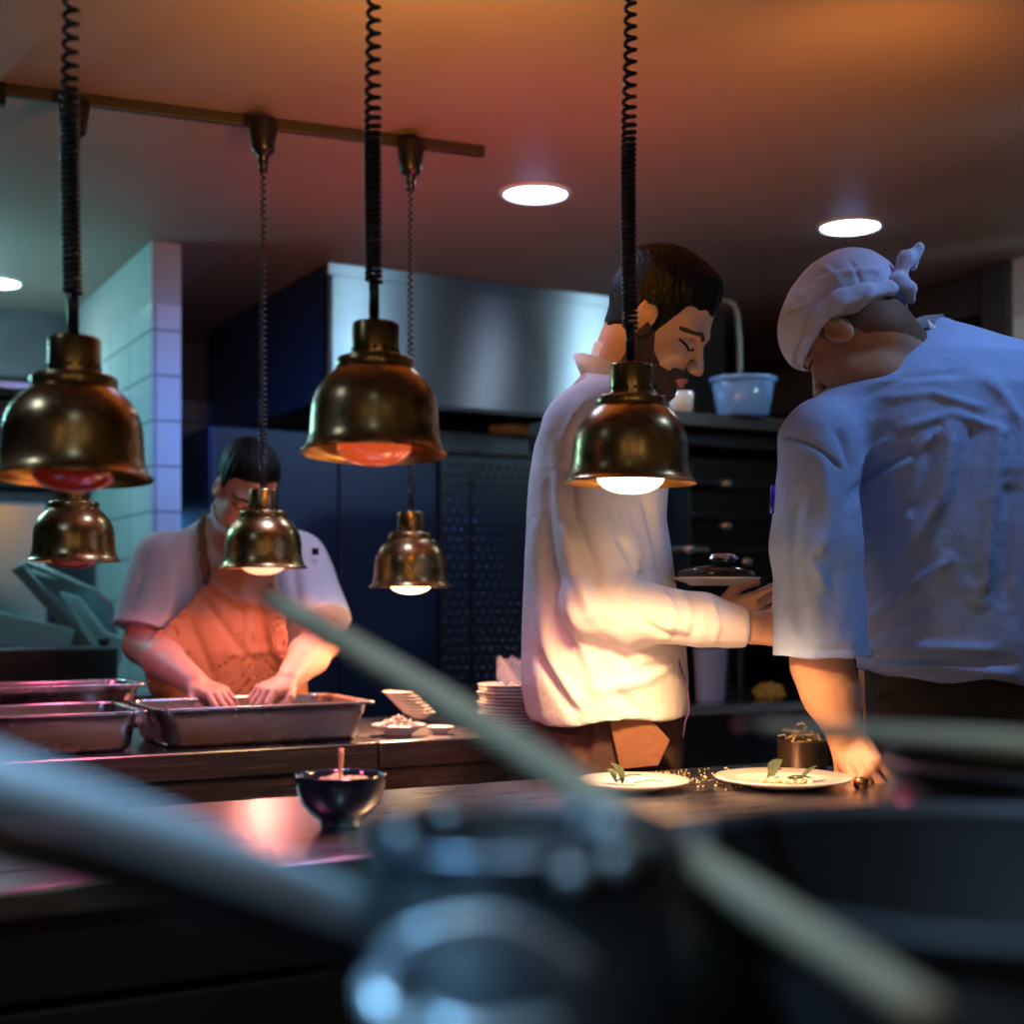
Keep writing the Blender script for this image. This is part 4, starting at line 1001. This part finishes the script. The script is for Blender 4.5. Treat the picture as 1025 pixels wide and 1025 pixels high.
# shirt
js = Sdf()
js.loft(rows_px([(372,600,640,2.78,.055),(386,582,650,2.78,.10),(400,563,658,2.78,.165),(420,546,664,2.78,.195),(445,536,667,2.78,.205),(480,531,667,2.78,.21),(520,528,666,2.78,.21),(560,525,672,2.78,.21),(600,523,678,2.79,.215),(640,522,682,2.79,.22),(680,522,686,2.79,.22),(712,528,687,2.79,.22),(726,534,684,2.79,.215)], 2.78, .2), .02, n=2.4)
js.cap(PV(585,425,2.66), PV(585,425,2.90), .062, .062, .05)
for a_, b_, c_, q in ((shN, elN, wrN, -1), (shF, elF, wrF, 1)):
    js.cap(a_, a_*.35+b_*.65, .068, .064, .035); js.cap(a_*.35+b_*.65, b_, .064, .058, .02); js.cap(b_, b_*.35+c_*.65, .060, .050, .02); js.cap(b_*.35+c_*.65, c_-(c_-b_)*.03, .048, .036, .012)
js.cap(elN+vv((-.03,0,.0)), elN+vv((.03,0,-.03)), .05, .045, .03)
js.cap(TA((-.03,0,-.085)), PV(615,398,2.78), .058, .075, .02)
def cutA(V_, ax):
    X = ax[0][:,None,None]; Z = ax[2][None,None,:]; Y = ax[1][None,:,None]
    zc = CZ-(716-HY)/F*2.79 + .014*np.sin((X-org.x)*14+1.2)-.006*np.sin((Y-org.y)*20)
    V_ = np.maximum(V_, np.where(np.abs(X-org.x+.02) < .22, zc-Z, -1))
    # collar opening: sloping plane through neck
    d_ = (RA[:,2]@np.array([0,0,1]))
    col = (Z-(CZ-(368-HY)/F*2.78)) - .55*(PV(640,368,2.78)[0]-X)
    V_ = np.maximum(V_, np.where(Z > 1.5, col, -1))
    # cuff
    V_ = np.maximum(V_, np.where(Y < 2.70, X-(wrN[0]-.008), -1))
    return V_
D = 2.58
linesA = [LN([(578,445),(566,470),(572,520),(592,570),(598,600)], D, -.012, .012), LN([(556,470),(560,520),(575,575),(590,612)], D, .010, .012),
 LN([(545,480),(548,540),(556,600),(570,650)], 2.7, -.010, .011), LN([(534,520),(538,600),(550,660),(575,705)], 2.75, .010, .013),
 LN([(533,650),(552,680),(575,712)], 2.72, -.012, .010), LN([(560,600),(585,650),(600,700)], 2.65, .010, .014), LN([(600,640),(640,670),(672,665)], 2.62, -.010, .012),
 LN([(598,690),(640,680),(680,660)], 2.62, .008, .012), LN([(600,655),(610,690),(640,712)], 2.62, -.008, .012), LN([(640,545),(632,575),(612,595)], D, .008, .010), LN([(628,560),(655,580),(680,588)], 2.56, .007, .008),
 LN([(640,500),(655,560),(662,600)], 2.72, -.010, .010), LN([(612,500),(618,540),(640,575)], D, -.007, .010), LN([(690,590),(694,615),(688,640)], 2.56, -.007, .006), LN([(665,592),(672,615),(665,636)], 2.56, .006, .007),
 LN([(710,600),(716,625),(712,645)], 2.55, .004, .005), LN([(590,400),(575,420),(560,450)], 2.65, .004, .01), LN([(640,620),(660,634),(690,640)], 2.56, -.006, .008)]
cloth('shirt', js, vv((org.x-.25,org.y-.34,.90)), vv((org.x+.33,org.y+.32,1.72)), .0048, whitec, A, org, .0045, 17, 3, linesA, cutA)
# collar
def band(name, pts, th, ht, m, par, org_, closed=False):
    """standing strip of cloth following world points"""
    bm = bmesh.new(); rows = []
    N_ = len(pts)
    for i, p in enumerate(pts):
        a_, b_ = Vector(pts[max(0,i-1)]), Vector(pts[min(N_-1,i+1)]); t = (b_-a_).normalized(); up = Vector(ht[i] if isinstance(ht, list) else ht); sd_ = t.cross(up).normalized()*th
        p = Vector(p)-Vector(org_); rows.append([bm.verts.new(q) for q in (p-sd_, p-sd_+up, p+sd_+up, p+sd_)])
    for a_, b_ in zip(rows, rows[1:]):
        for k in range(4): bm.faces.new((a_[k], a_[(k+1)%4], b_[(k+1)%4], b_[k]))
    bm.faces.new(rows[0][::-1]); bm.faces.new(rows[-1]); bmesh.ops.recalc_face_normals(bm, faces=bm.faces)
    return obj(name, bm, m, par, True)
ck = []
nc_ = PV(620, 383, 2.78)
for i in range(17):
    a_ = PI*2*i/16+.3; ck.append((nc_[0]+.074*math.cos(a_), nc_[1]+.078*math.sin(a_), nc_[2]-.012-.030*math.cos(a_)))
band('collar', ck, .003, (-.016,0,.038), whitec, A, org)
# trousers
ts = Sdf()
ts.loft(rows_px([(700,533,680,2.80,.17),(730,535,682,2.80,.18),(770,537,682,2.80,.185),(800,540,680,2.80,.185),(850,548,675,2.80,.18)], 2.8, .18), .03, n=2.4)
legs(ts, (org.x, org.y, .80), (0,1,0), .098, .098, .072)
cloth('trousers', ts, vv((org.x-.22,org.y-.26,.06)), vv((org.x+.22,org.y+.26,1.02)), .008, trm, A, org, .004, 22, 8,
  [LN([(560,725),(575,760)], 2.62, .010, .012), LN([(590,725),(585,765)], 2.62, -.008, .008), LN([(640,728),(655,765)], 2.62, .010, .012), LN([(560,745),(590,735)], 2.62, .006, .008)])
d3 = 2.575
pk = [((x-CX)/F*d3-org.x, 0, CZ-(y-HY)/F*d3) for x, y in ((610,718),(648,716),(672,742),(660,768),(622,772))]
slab_pts('pocket_flap', [Vector((x+org.x, 2.598, z)) for x, _, z in pk], .006, mat('brown_canvas', (.22,.095,.045), .8, bump=.3, bscale=60), A)
obj('key_cord', newt(tube, [Vector(P(*q))-org for q in ((677,652,2.66),(682,670,2.65),(689,695,2.65),(690,712,2.65),(686,722,2.65),(684,738,2.65))], .0022, 8), mat('purple_cord', (.10,.04,.14), .5), A, True)
shoes(A, org, (org.x, org.y, 0), (0,1,0), (1,0,0), .098)
# plate he holds
pc = P(717, 581, 2.66)
t = thing('served_plate', 'white plate with a dark lidded dish, held by the bearded cook', 'plate', pc)
pr = [(0,-.010),(.05,-.010),(.055,-.006),(.083,.003),(.085,.005),(.083,.006),(.05,-.001),(0,-.003)]
obj('dish', newt(lathe, pr, 56), plate_m, t, True)
t = thing('dark_lid', 'dark glossy lid on the held plate, below the foil', 'lid', pc+Vector((0,0,.0062)))
obj('lid_dome', newt(lathe, [(0,.0),(.068,.0),(.074,.004),(.070,.012),(.045,.019),(.02,.024),(0,.025)], 48), mat('lid_black', (.01,.008,.014), .12, coat=.6), t, True)
o = thing('foil_ball', 'crumpled silver foil on top of the dark lid', 'foil', pc+Vector((.012,-.012,.042)))
bm = bmesh.new(); c = bmesh.ops.create_icosphere(bm, subdivisions=3, radius=.022)['verts']; rr = random.Random(2)
for v_ in c: v_.co *= rr.uniform(.85,1.08); v_.co.z = v_.co.z*.45; v_.co.x *= 1.25
obj('crumpled_foil', bm, mat('foil', (.8,.82,.85), .18, 1), o)
# ================================================================== stooping cook behind the rear counter (left)
org = P(238, 700, 3.90); org.z = 0
B = thing('person', 'short-haired cook in tan apron stooping over the roasting trays', 'person', org)
cB = PV(247, 487, 3.58); RB = headframe(-63, 40, -4); sB = .94
sd = Sdf(); TB = add_head(sd, cB, RB, sB)
nb = PV(238, 540, 3.72)
sd.cap(TB((-.035,0,-.040)), nb, .060, .068, .025); sd.cap(TB((-.0,0,-.085)), nb, .048, .06, .02)
sd.cap(PV(185,565,3.74), PV(292,565,3.78), .06, .06, .03); sd.cap(PV(238,570,3.76), PV(236,700,3.88), .11, .12, .05)
sL, eL, wL = PV(163,562,3.70), PV(143,645,3.64), PV(198,686,3.32)
sR, eR, wR = PV(299,562,3.76), PV(322,640,3.62), PV(288,682,3.30)
for a_, b_, c_ in ((sL, eL, wL), (sR, eR, wR)):
    sd.cap(a_, b_, .056, .050, .02); sd.cap(b_, b_*.6+c_*.4, .050, .050, .02); sd.cap(b_*.6+c_*.4, c_, .050, .030, .02)
add_hand(sd, wL, (.62,-.62,-.16), (.1,-.25,.95), -1, .98, (.35,.45,.5,.5), (1,1.1,.8), .4)
add_hand(sd, wR, (-.42,-.75,-.20), (-.05,-.25,.95), 1, .98, (.4,.5,.55,.6), (1,1.1,.8), .4)
legs(sd, (org.x, org.y, .84), tuple(U), .10, .07, .045)
hx = lambda w_, f, r=.135: (w_+vv(f)*.09-r, w_+vv(f)*.09+r)
body('body', sd, (vv((org.x-.45,org.y-.78,.02)), vv((org.x+.45,org.y+.30,1.72)), .011), [(cB-.15, cB+.15, .0032), (*hx(wL,(.68,-.7,-.18)), .0034), (*hx(wR,(-.48,-.8,-.22)), .0034)], skinB, B, org)
hs = Sdf(); add_head(hs, cB, RB, sB); hs.cap(TB((-.035,0,-.040)), nb, .060, .068, .025)
face_extras(hs, B, org, cB, RB, sB, cB-.14, cB+.14, hairm, .0030)
def hairB(x, y, z):
    zl = np.interp(x, [-.12,-.06,-.035,-.02,.005,.022,.034,.05,.075,.11], [-.06,-.055,-.03,.022,.02,.0,.035,.058,.066,.072]).astype(np.float32)
    m_ = z-zl; tmax = .003+.005*sstep(z, .04, .09)
    m_ = np.where((np.abs(y) > .080) & (z < .04), -.012, m_)
    return np.where(m_ > 0, np.minimum(m_*.5, tmax)+.0008*np.sin(300*y+200*x)*sstep(m_, .004, .02), np.maximum(m_*.8, -.012)).astype(np.float32)
shell('hair', hs, cB-.14, cB+.14, .0034, hairB, hairm, B, org, cB, RB, sB, 0, 200)
js = Sdf()
js.loft(rows_px([(505,226,262,3.76,.06),(520,200,282,3.78,.10),(538,174,300,3.80,.13),(560,164,306,3.80,.15),(600,160,304,3.82,.17),(650,160,296,3.84,.19),(700,160,296,3.88,.20),(730,162,296,3.9,.20)], 3.8, .17), .03, n=2.5, yaw=math.radians(6))
for a_, b_, q in ((sL, eL, -1), (sR, eR, 1)):
    e_ = b_; js.cap(a_, e_, .080, .092, .04)
def cutB(V_, ax):
    X = ax[0][:,None,None]; Z = ax[2][None,None,:]; Y = ax[1][None,:,None]
    for a_, b_ in ((sL, eL), (sR, eR)):
        ab = (b_-a_)/np.linalg.norm(b_-a_); e_ = a_*.16+b_*.84
        pl = (X-e_[0])*ab[0]+(Y-e_[1])*ab[1]+(Z-e_[2])*ab[2]
        near = ((X-e_[0])**2+(Y-e_[1])**2+(Z-e_[2])**2) < .15**2
        out = (X < PV(176,0,3.6)[0]) | (X > PV(300,0,3.8)[0]-.01)
        V_ = np.where(near & out, np.maximum(V_, pl), V_)
    # V neckline
    return V_
D = 3.62
cloth('shirt', js, vv((org.x-.44,org.y-.50,.93)), vv((org.x+.44,org.y+.30,1.50)), .0062, pinkc, B, org, .005, 17, 5,
 [LN([(190,545),(200,600),(185,640)], D, -.012, .014), LN([(172,560),(172,600),(165,625)], D, .010, .016), LN([(215,560),(225,600)], D, .008, .012), LN([(290,560),(300,610)], D, -.010, .014), LN([(145,570),(135,605)], D, -.007, .012), LN([(320,580),(322,600)], D, -.008, .012)], cutB)
band('collar', [PV(x, y, d) for x, y, d in ((222,500,3.72),(212,515,3.66),(216,530,3.60),(232,540,3.56),(250,540,3.56),(266,528,3.62),(270,512,3.70))], .003, (0,.004,.022), pinkc, B, org)
# apron: shell over the shirt front
apoly = xz([(205,588),(214,585),(216,566),(276,566),(282,590),(296,610),(300,760),(150,760),(158,640),(176,625),(192,604)], 3.66)
def apr(name, t0, mm, polyf, h=.007, seed=2, lines=()):
    lo, hi = vv((org.x-.36,org.y-.42,.90)), vv((org.x+.34,org.y+.05,1.50)); ax = js.grid(lo, hi, h); H = js.ev(ax)
    X = ax[0][:,None,None]; Z = ax[2][None,None,:]; Y = ax[1][None,:,None]
    d_ = polyf(X[:,0,:], Z[:,0,:])[:,None,:]
    f = np.maximum(np.maximum(H-t0, -(H-t0+.008)), d_); f = np.maximum(f, Y-(org.y-.06)).astype(np.float32)
    vt, fs = nets(f, ax); vt = smooth(vt, fs, 1, .4); n = normals(vt, fs); vt = vt+n*(.005*cnoise(vt, 17, 5))[:,None]
    if lines: vt = fold(vt, fs, lines)
    return mkmesh(name, vt, fs, mm, B, org)
apl = [LN([(205,600),(240,650),(275,680)], D, -.008, .010), LN([(210,580),(235,600),(285,610)], D, .012, .012), LN([(235,580),(250,600),(250,690)], D, .010, .016), LN([(190,620),(215,680)], D, -.009, .012), LN([(230,655),(280,650)], D, .008, .010)]
apr('apron', .038, apm, lambda x, z: poly2(x, z, apoly), lines=apl)
s1 = xz([(203,492),(202,530),(206,560),(212,592)], 3.66); s2 = xz([(268,505),(272,535),(272,575)], 3.66)
apr('apron_strap', .021, mat('strap_brown', (.20,.12,.08), .7), lambda x, z: seg2(x, z, s1)-.0125)
apr('apron_strap', .021, mat('strap_brown', (.20,.12,.08), .7), lambda x, z: seg2(x, z, s2)-.0125)
c_ = xz([(318,545)], 3.7)[0]
obj('sleeve_badge', boxbm((c_[0]-org.x, 3.655-org.y, c_[1]-.02), (.018,.003,.018), .001), M['black'], B)
ts = Sdf(); ts.loft(rows_px([(680,172,300,3.90,.16),(760,172,300,3.92,.17),(800,172,300,3.92,.16)], 3.9, .16), .03); legs(ts, (org.x, org.y, .80), tuple(U), .10, .095, .07)
cloth('trousers', ts, vv((org.x-.28,org.y-.28,.06)), vv((org.x+.28,org.y+.28,1.0)), .012, trm2, B, org, .004, 20, 4)
shoes(B, org, (org.x, org.y, 0), tuple(U), tuple(-V), .10)

# ================================================================== capped cook (right), seen from behind
org = P(950, 700, 2.78); org.z = 0
C = thing('person', 'cook in white shirt, tinted with the blue light, and tied cap, seen from behind, reaching down to the pass', 'person', org)
cC = PV(852, 337, 2.64); RC = headframe(180-38, 40, 6); sC = 1.03
sd = Sdf(); TC = add_head(sd, cC, RC, sC)
nbC = PV(918, 388, 2.76)
sd.cap(TC((-.045,0,-.035)), nbC, .062, .075, .025); sd.cap(TC((.0,0,-.09)), PV(900,392,2.78), .048, .06, .02)
sd.cap(PV(850,430,2.64), PV(1050,430,2.78), .05, .05, .03); sd.cap(PV(955,460,2.72), PV(955,620,2.78), .11, .10, .05)
aS, aE, aW = PV(814,442,2.55), PV(822,664,2.50), PV(846,736,2.47)
bS, bE, bW = PV(1074,440,2.78), PV(1066,650,3.00), PV(915,735,2.90)
for a_, b_, c_ in ((aS, aE, aW), (bS, bE, bW)):
    sd.cap(a_, b_, .058, .052, .02); sd.cap(b_, b_*.6+c_*.4, .052, .050, .02); sd.cap(b_*.6+c_*.4, c_, .049, .032, .02)
add_hand(sd, aW, (.20,-.45,-.50), (-.50,-.62,.35), -1, .98, (.6,.7,.75,.8), (1,1.1,.9), .5, .05)
add_hand(sd, bW, (-.85,-.12,-.30), (.0,-.3,.95), 1, .98, (.5,.6,.6,.7), (1,1.1,.9), .5)
legs(sd, (org.x, org.y, .84), (.64,.77,0), .095, .07, .045)
body('body', sd, (vv((org.x-.42,org.y-.52,.02)), vv((org.x+.42,org.y+.40,1.82)), .011), [(cC-.16, cC+.16, .0028), (aW+vv((-.11,-.20,-.16)), aW+vv((.19,.10,.05)), .003), (bW+vv((-.20,-.12,-.13)), bW+vv((.02,.10,.06)), .0032)], skinC, C, org)
hs = Sdf(); add_head(hs, cC, RC, sC); hs.cap(TC((-.045,0,-.035)), nbC, .062, .075, .025)
face_extras(hs, C, org, cC, RC, sC, cC-.15, cC+.15, hairm, .0028)
def hairC(x, y, z):
    zl = np.interp(x, [-.13,-.08,-.035,-.02,.005,.02,.04], [-.09,-.085,-.050,.01,.01,-.02,.05]).astype(np.float32); m_ = z-zl
    m_ = np.minimum(m_, .03-x)
    return np.where(m_ > 0, np.minimum(m_*.10, .0016), np.maximum(m_*.8, -.012)).astype(np.float32)
shell('hair', hs, cC-.15, cC+.15, .0030, hairC, mat('stubble_brown', (.16,.085,.05), .7), C, org, cC, RC, sC, 0, 100)
# cap
capm = mat('cap_cotton', (.52,.60,.84), .85, bump=.3, bscale=50, var=.05)
cs_ = Sdf()
cs_.ell(TC((-.012,0,.052)), vv((.117,.092,.103))*sC, .01, 'u', RC)
cs_.ell(TC((-.055,0,.058)), vv((.072,.082,.075))*sC, .03, 'u', RC)
cs_.ell(TC((.045,0,.050)), vv((.072,.076,.080))*sC, .02, 'u', RC)
def cutC(V_, ax):
    x, y, z = local(ax, cC, RC, sC)
    zl = np.interp(x, [-.2,-.10,-.05,0,.03,.08,.15], [-.055,-.040,-.012,.016,.020,.032,.030]).astype(np.float32)
    V_ = np.maximum(V_, zl-z)
    inn = np.sqrt((x+.008)**2+(y*1.12)**2+((z-.03)*1.0)**2)-.092
    return np.maximum(V_, -np.maximum(inn, -(z-zl-.02)*0-1)) if False else V_
def capfold(vt, fs):
    return vt
cloth('cap', cs_, cC-.20, cC+.20, .0032, capm, C, org, .0028, 30, 9,
  [LN([(795,290),(810,275),(850,265),(890,262)], 2.5, .0045, .006), LN([(786,300),(800,296),(830,290)], 2.5, -.004, .004), LN([(860,250),(868,275),(872,290)], 2.5, -.0035, .004), LN([(800,262),(815,280),(820,292)], 2.5, -.004, .006), LN([(835,252),(850,275)], 2.5, .003, .006)], cutC)
# rolled band from brow over the ear to the knot, then the bow
rb = Sdf()
lp = [(.092,.045,.012),(.062,.078,.008),(.030,.091,.014),(-.01,.096,.022),(-.05,.090,.018),(-.085,.066,.006),(-.112,.030,-.002),(-.122,0,.0)]
for q in (1, -1):
    pp_ = [TC((x, y*q, z)) for x, y, z in lp]
    for i, (a_, b_) in enumerate(zip(pp_, pp_[1:])):
        w1 = (.008,.012,.016,.019,.020,.018,.015,.013)[i]; w2 = (.012,.016,.019,.020,.018,.015,.013,.012)[i]
        rb.cap(a_, b_, w1, w2, .006, flat=(RC[:,1]*q*.8-RC[:,0]*.3, .5))
cloth('cap_band', rb, cC-.19, cC+.19, .0030, capm, C, org, .0028, 45, 12)
kn = TC((-.128,.012,.004)); bw = Sdf()
bw.ell(kn, (.020,.018,.020), .006)
def PX(px, py, d=2.60): return PV(px, py, d)
kd = float(kn[1]); kpx = kn[0]/kn[1]*F+CX; kpy = HY-(kn[2]-CZ)/kn[1]*F
def rel(dx, dy, dd=0): return PV(kpx+dx, kpy+dy, kd+dd)
bw.cap(rel(0,-2), rel(8,-22), .013, .018, .006, flat=((.7,.7,0), .45)); bw.cap(rel(8,-22), rel(20,-32), .018, .012, .006, flat=((.7,.7,0), .4)); bw.cap(rel(20,-32), rel(16,-14), .010, .008, .005, flat=((.7,.7,0), .5))
bw.cap(rel(2,2), rel(12,8), .014, .014, .005, flat=((.6,.8,0), .45)); bw.cap(rel(12,8), rel(14,20), .012, .008, .005, flat=((.6,.8,0), .4)); bw.cap(rel(-2,2), rel(-4,14,.03), .010, .010, .005, flat=((.6,.8,0), .4))
cloth('cap_bow', bw, kn-.10, kn+.10, .0028, capm, C, org, .0025, 60, 14)
# shirt
js = Sdf()
js.loft(rows_px([(322,915,945,2.76,.05),(331,912,966,2.74,.08),(344,894,1008,2.72,.105),(358,876,1040,2.70,.135),(392,824,1068,2.69,.155),(430,812,1082,2.70,.165),(480,828,1082,2.71,.17),(540,846,1078,2.72,.17),(600,858,1072,2.74,.175),(640,862,1070,2.75,.18),(670,864,1070,2.76,.18),(700,868,1070,2.77,.18)], 2.7, .16), .03, n=2.5, yaw=math.radians(12))
for a_, b_, in ((aS, aE), (bS, bE)):
    js.cap(a_+vv((.012,0,.0)), a_*.5+b_*.5, .076, .080, .035); js.cap(a_*.5+b_*.5, b_, .080, .088, .02)
js.cap(PV(830,424,2.59), PV(880,398,2.62), .055, .055, .03); js.cap(PV(842,420,2.62), PV(922,368,2.68), .052, .062, .03); js.cap(PV(868,400,2.62), PV(914,368,2.66), .054, .056, .02); js.cap(PV(1075,415,2.78), PV(1010,375,2.70), .06, .07, .04)
def cutC2(V_, ax):
    X = ax[0][:,None,None]; Z = ax[2][None,None,:]; Y = ax[1][None,:,None]
    xg = float(PV(869,0,2.55)[0])
    hem = CZ-(658-HY)/F*2.50
    V_ = np.where(X < xg, np.maximum(V_, hem-Z+.0*X), V_)
    bx_ = float(PV(1062,0,2.8)[0])
    V_ = np.where(X > bx_, np.maximum(V_, CZ-(640-HY)/F*2.85-Z), V_)
    z2 = CZ-(676-HY)/F*2.60-(X-xg)*.06+.006*np.sin(X*30)
    V_ = np.where(X >= xg, np.maximum(V_, z2-Z), V_)
    # gap between sleeve and torso
    g = np.sqrt(((X-float(PV(857,0,2.6)[0])-.05*(CZ-(600-HY)/F*2.6-Z))/.011)**2)-1
    zz = CZ-(500-HY)/F*2.6
    V_ = np.where((Z < zz) & (Y < 2.70), np.maximum(V_, -g*.011*np.clip((zz-Z)/.05, 0, 1)-.03*(1-np.clip((zz-Z)/.05, 0, 1))), V_)
    return V_
    nn = ((X-float(PV(905,0,2.66)[0]))**2/.085**2+(Y-2.68)**2/.085**2)
    return np.maximum(V_, np.where(nn < 1, Z-(CZ-(352-HY)/F*2.66)-(X-float(PV(905,0,2.66)[0]))*.35, -1))
D = 2.55
linesC = [LN([(778,437),(805,450),(832,474)], D, -.006, .004), LN([(828,430),(845,470),(838,520)], D, -.012, .012), LN([(812,450),(818,520),(800,620)], D, .008, .014), LN([(790,500),(782,560),(790,640)], D, -.008, .012),
 LN([(815,540),(800,560),(812,590)], D, .008, .008), LN([(845,500),(880,470),(920,450)], D, -.014, .011), LN([(862,488),(905,462),(940,430)], D, .010, .010), LN([(880,500),(876,560),(880,620)], D, .010, .008), LN([(868,500),(866,580)], D, -.008, .008),
 LN([(950,430),(938,500),(905,560)], D, .012, .012), LN([(935,430),(918,500),(908,520)], D, -.012, .011), LN([(975,420),(960,490),(930,560),(920,600)], D, -.012, .014), LN([(1000,420),(990,500),(985,600)], D, .012, .014), LN([(1010,480),(1008,600)], D, -.010, .012),
 LN([(870,650),(890,620),(925,580),(950,560)], D, .012, .009), LN([(880,655),(900,632),(935,600)], D, -.010, .009), LN([(862,655),(920,648),(1000,650)], D, .010, .009), LN([(880,662),(950,660),(1020,664)], D, -.010, .007), LN([(885,672),(950,668),(1020,676)], D, .009, .008),
 LN([(880,400),(930,395),(980,410)], D, .005, .008), LN([(900,430),(950,415),(1000,430)], D, .005, .008), LN([(860,400),(900,380),(960,375)], D, -.004, .008), LN([(990,380),(1020,420),(1025,480)], D, .008, .012), LN([(855,470),(870,450),(890,440)], D, .006, .006), LN([(776,478),(772,560),(768,640)], 2.45, -.005, .006),
 LN([(892,540),(900,580),(912,630)], D, -.003, .0025), LN([(768,646),(812,648),(858,650)], 2.45, -.004, .003)]
cloth('shirt', js, vv((org.x-.48,org.y-.42,1.02)), vv((org.x+.44,org.y+.34,1.78)), .0050, bluec, C, org, .0050, 19, 6, linesC, cutC2)
# collar strap of the apron round the neck, with its loop
nk = [PV(x, y, d) for x, y, d in ((852,377,2.610),(866,363,2.600),(880,351,2.600),(895,341,2.61),(912,333,2.63),(930,327,2.66),(948,325,2.72))]
band('collar', nk, .004, [(-.010,.004,.020)]*7, mat('collar_olive', (.22,.24,.24), .8, bump=.3, bscale=60), C, org)
nk2 = [PV(x, y, d) for x, y, d in ((864,380,2.60),(876,365,2.60),(890,353,2.605),(907,344,2.625),(926,338,2.66),(946,333,2.72))]
band('shirt_collar', nk2, .0035, [(-.004,.004,.010)]*6, bluec, C, org)
lp_ = [PV(x, y, d) for x, y, d in ((924,322,2.66),(930,328,2.655),(938,334,2.66),(946,340,2.665))]
band('hanging_loop', lp_, .0015, (.010,.002,.004), whitec, C, org)
obj('pen', newt(tube, [PV(774,486,2.47)-np.array(org), PV(772,514,2.47)-np.array(org)], .0045, 10), mat('pen_blue', (.02,.01,.45), .3), C, True)
# apron edge seen between arm and body
ts = Sdf()
ts.loft(rows_px([(655,870,1050,2.78,.15),(700,870,1062,2.80,.16),(760,872,1064,2.80,.165),(850,880,1060,2.8,.16)], 2.8, .16), .03, n=2.4, yaw=math.radians(40)*0)
legs(ts, (org.x+.03, org.y, .80), (.77,.64,0), .098, .098, .072)
cloth('trousers', ts, vv((org.x-.26,org.y-.30,.06)), vv((org.x+.32,org.y+.30,1.10)), .009, trm2, C, org, .005, 20, 10,
  [LN([(890,700),(930,690),(990,700)], 2.6, .007, .010), LN([(880,720),(900,700),(915,690)], 2.6, .010, .010), LN([(905,740),(915,710)], 2.6, -.010, .010)])
ap = Sdf(); ap.loft(rows_px([(560,862,900,2.92,.03),(600,858,910,2.93,.035),(660,860,930,2.94,.04),(800,862,950,2.95,.045)], 2.93, .04), .02)
cloth('apron', ap, vv((org.x-.30,org.y-.02,.80)), vv((org.x+.15,org.y+.30,1.30)), .009, mat('apron_orange', (.50,.26,.10), .8), C, org, .006, 25, 11)
shoes(C, org, (org.x+.03, org.y, 0), (.77,.64,0), (-.64,.77,0), .098)
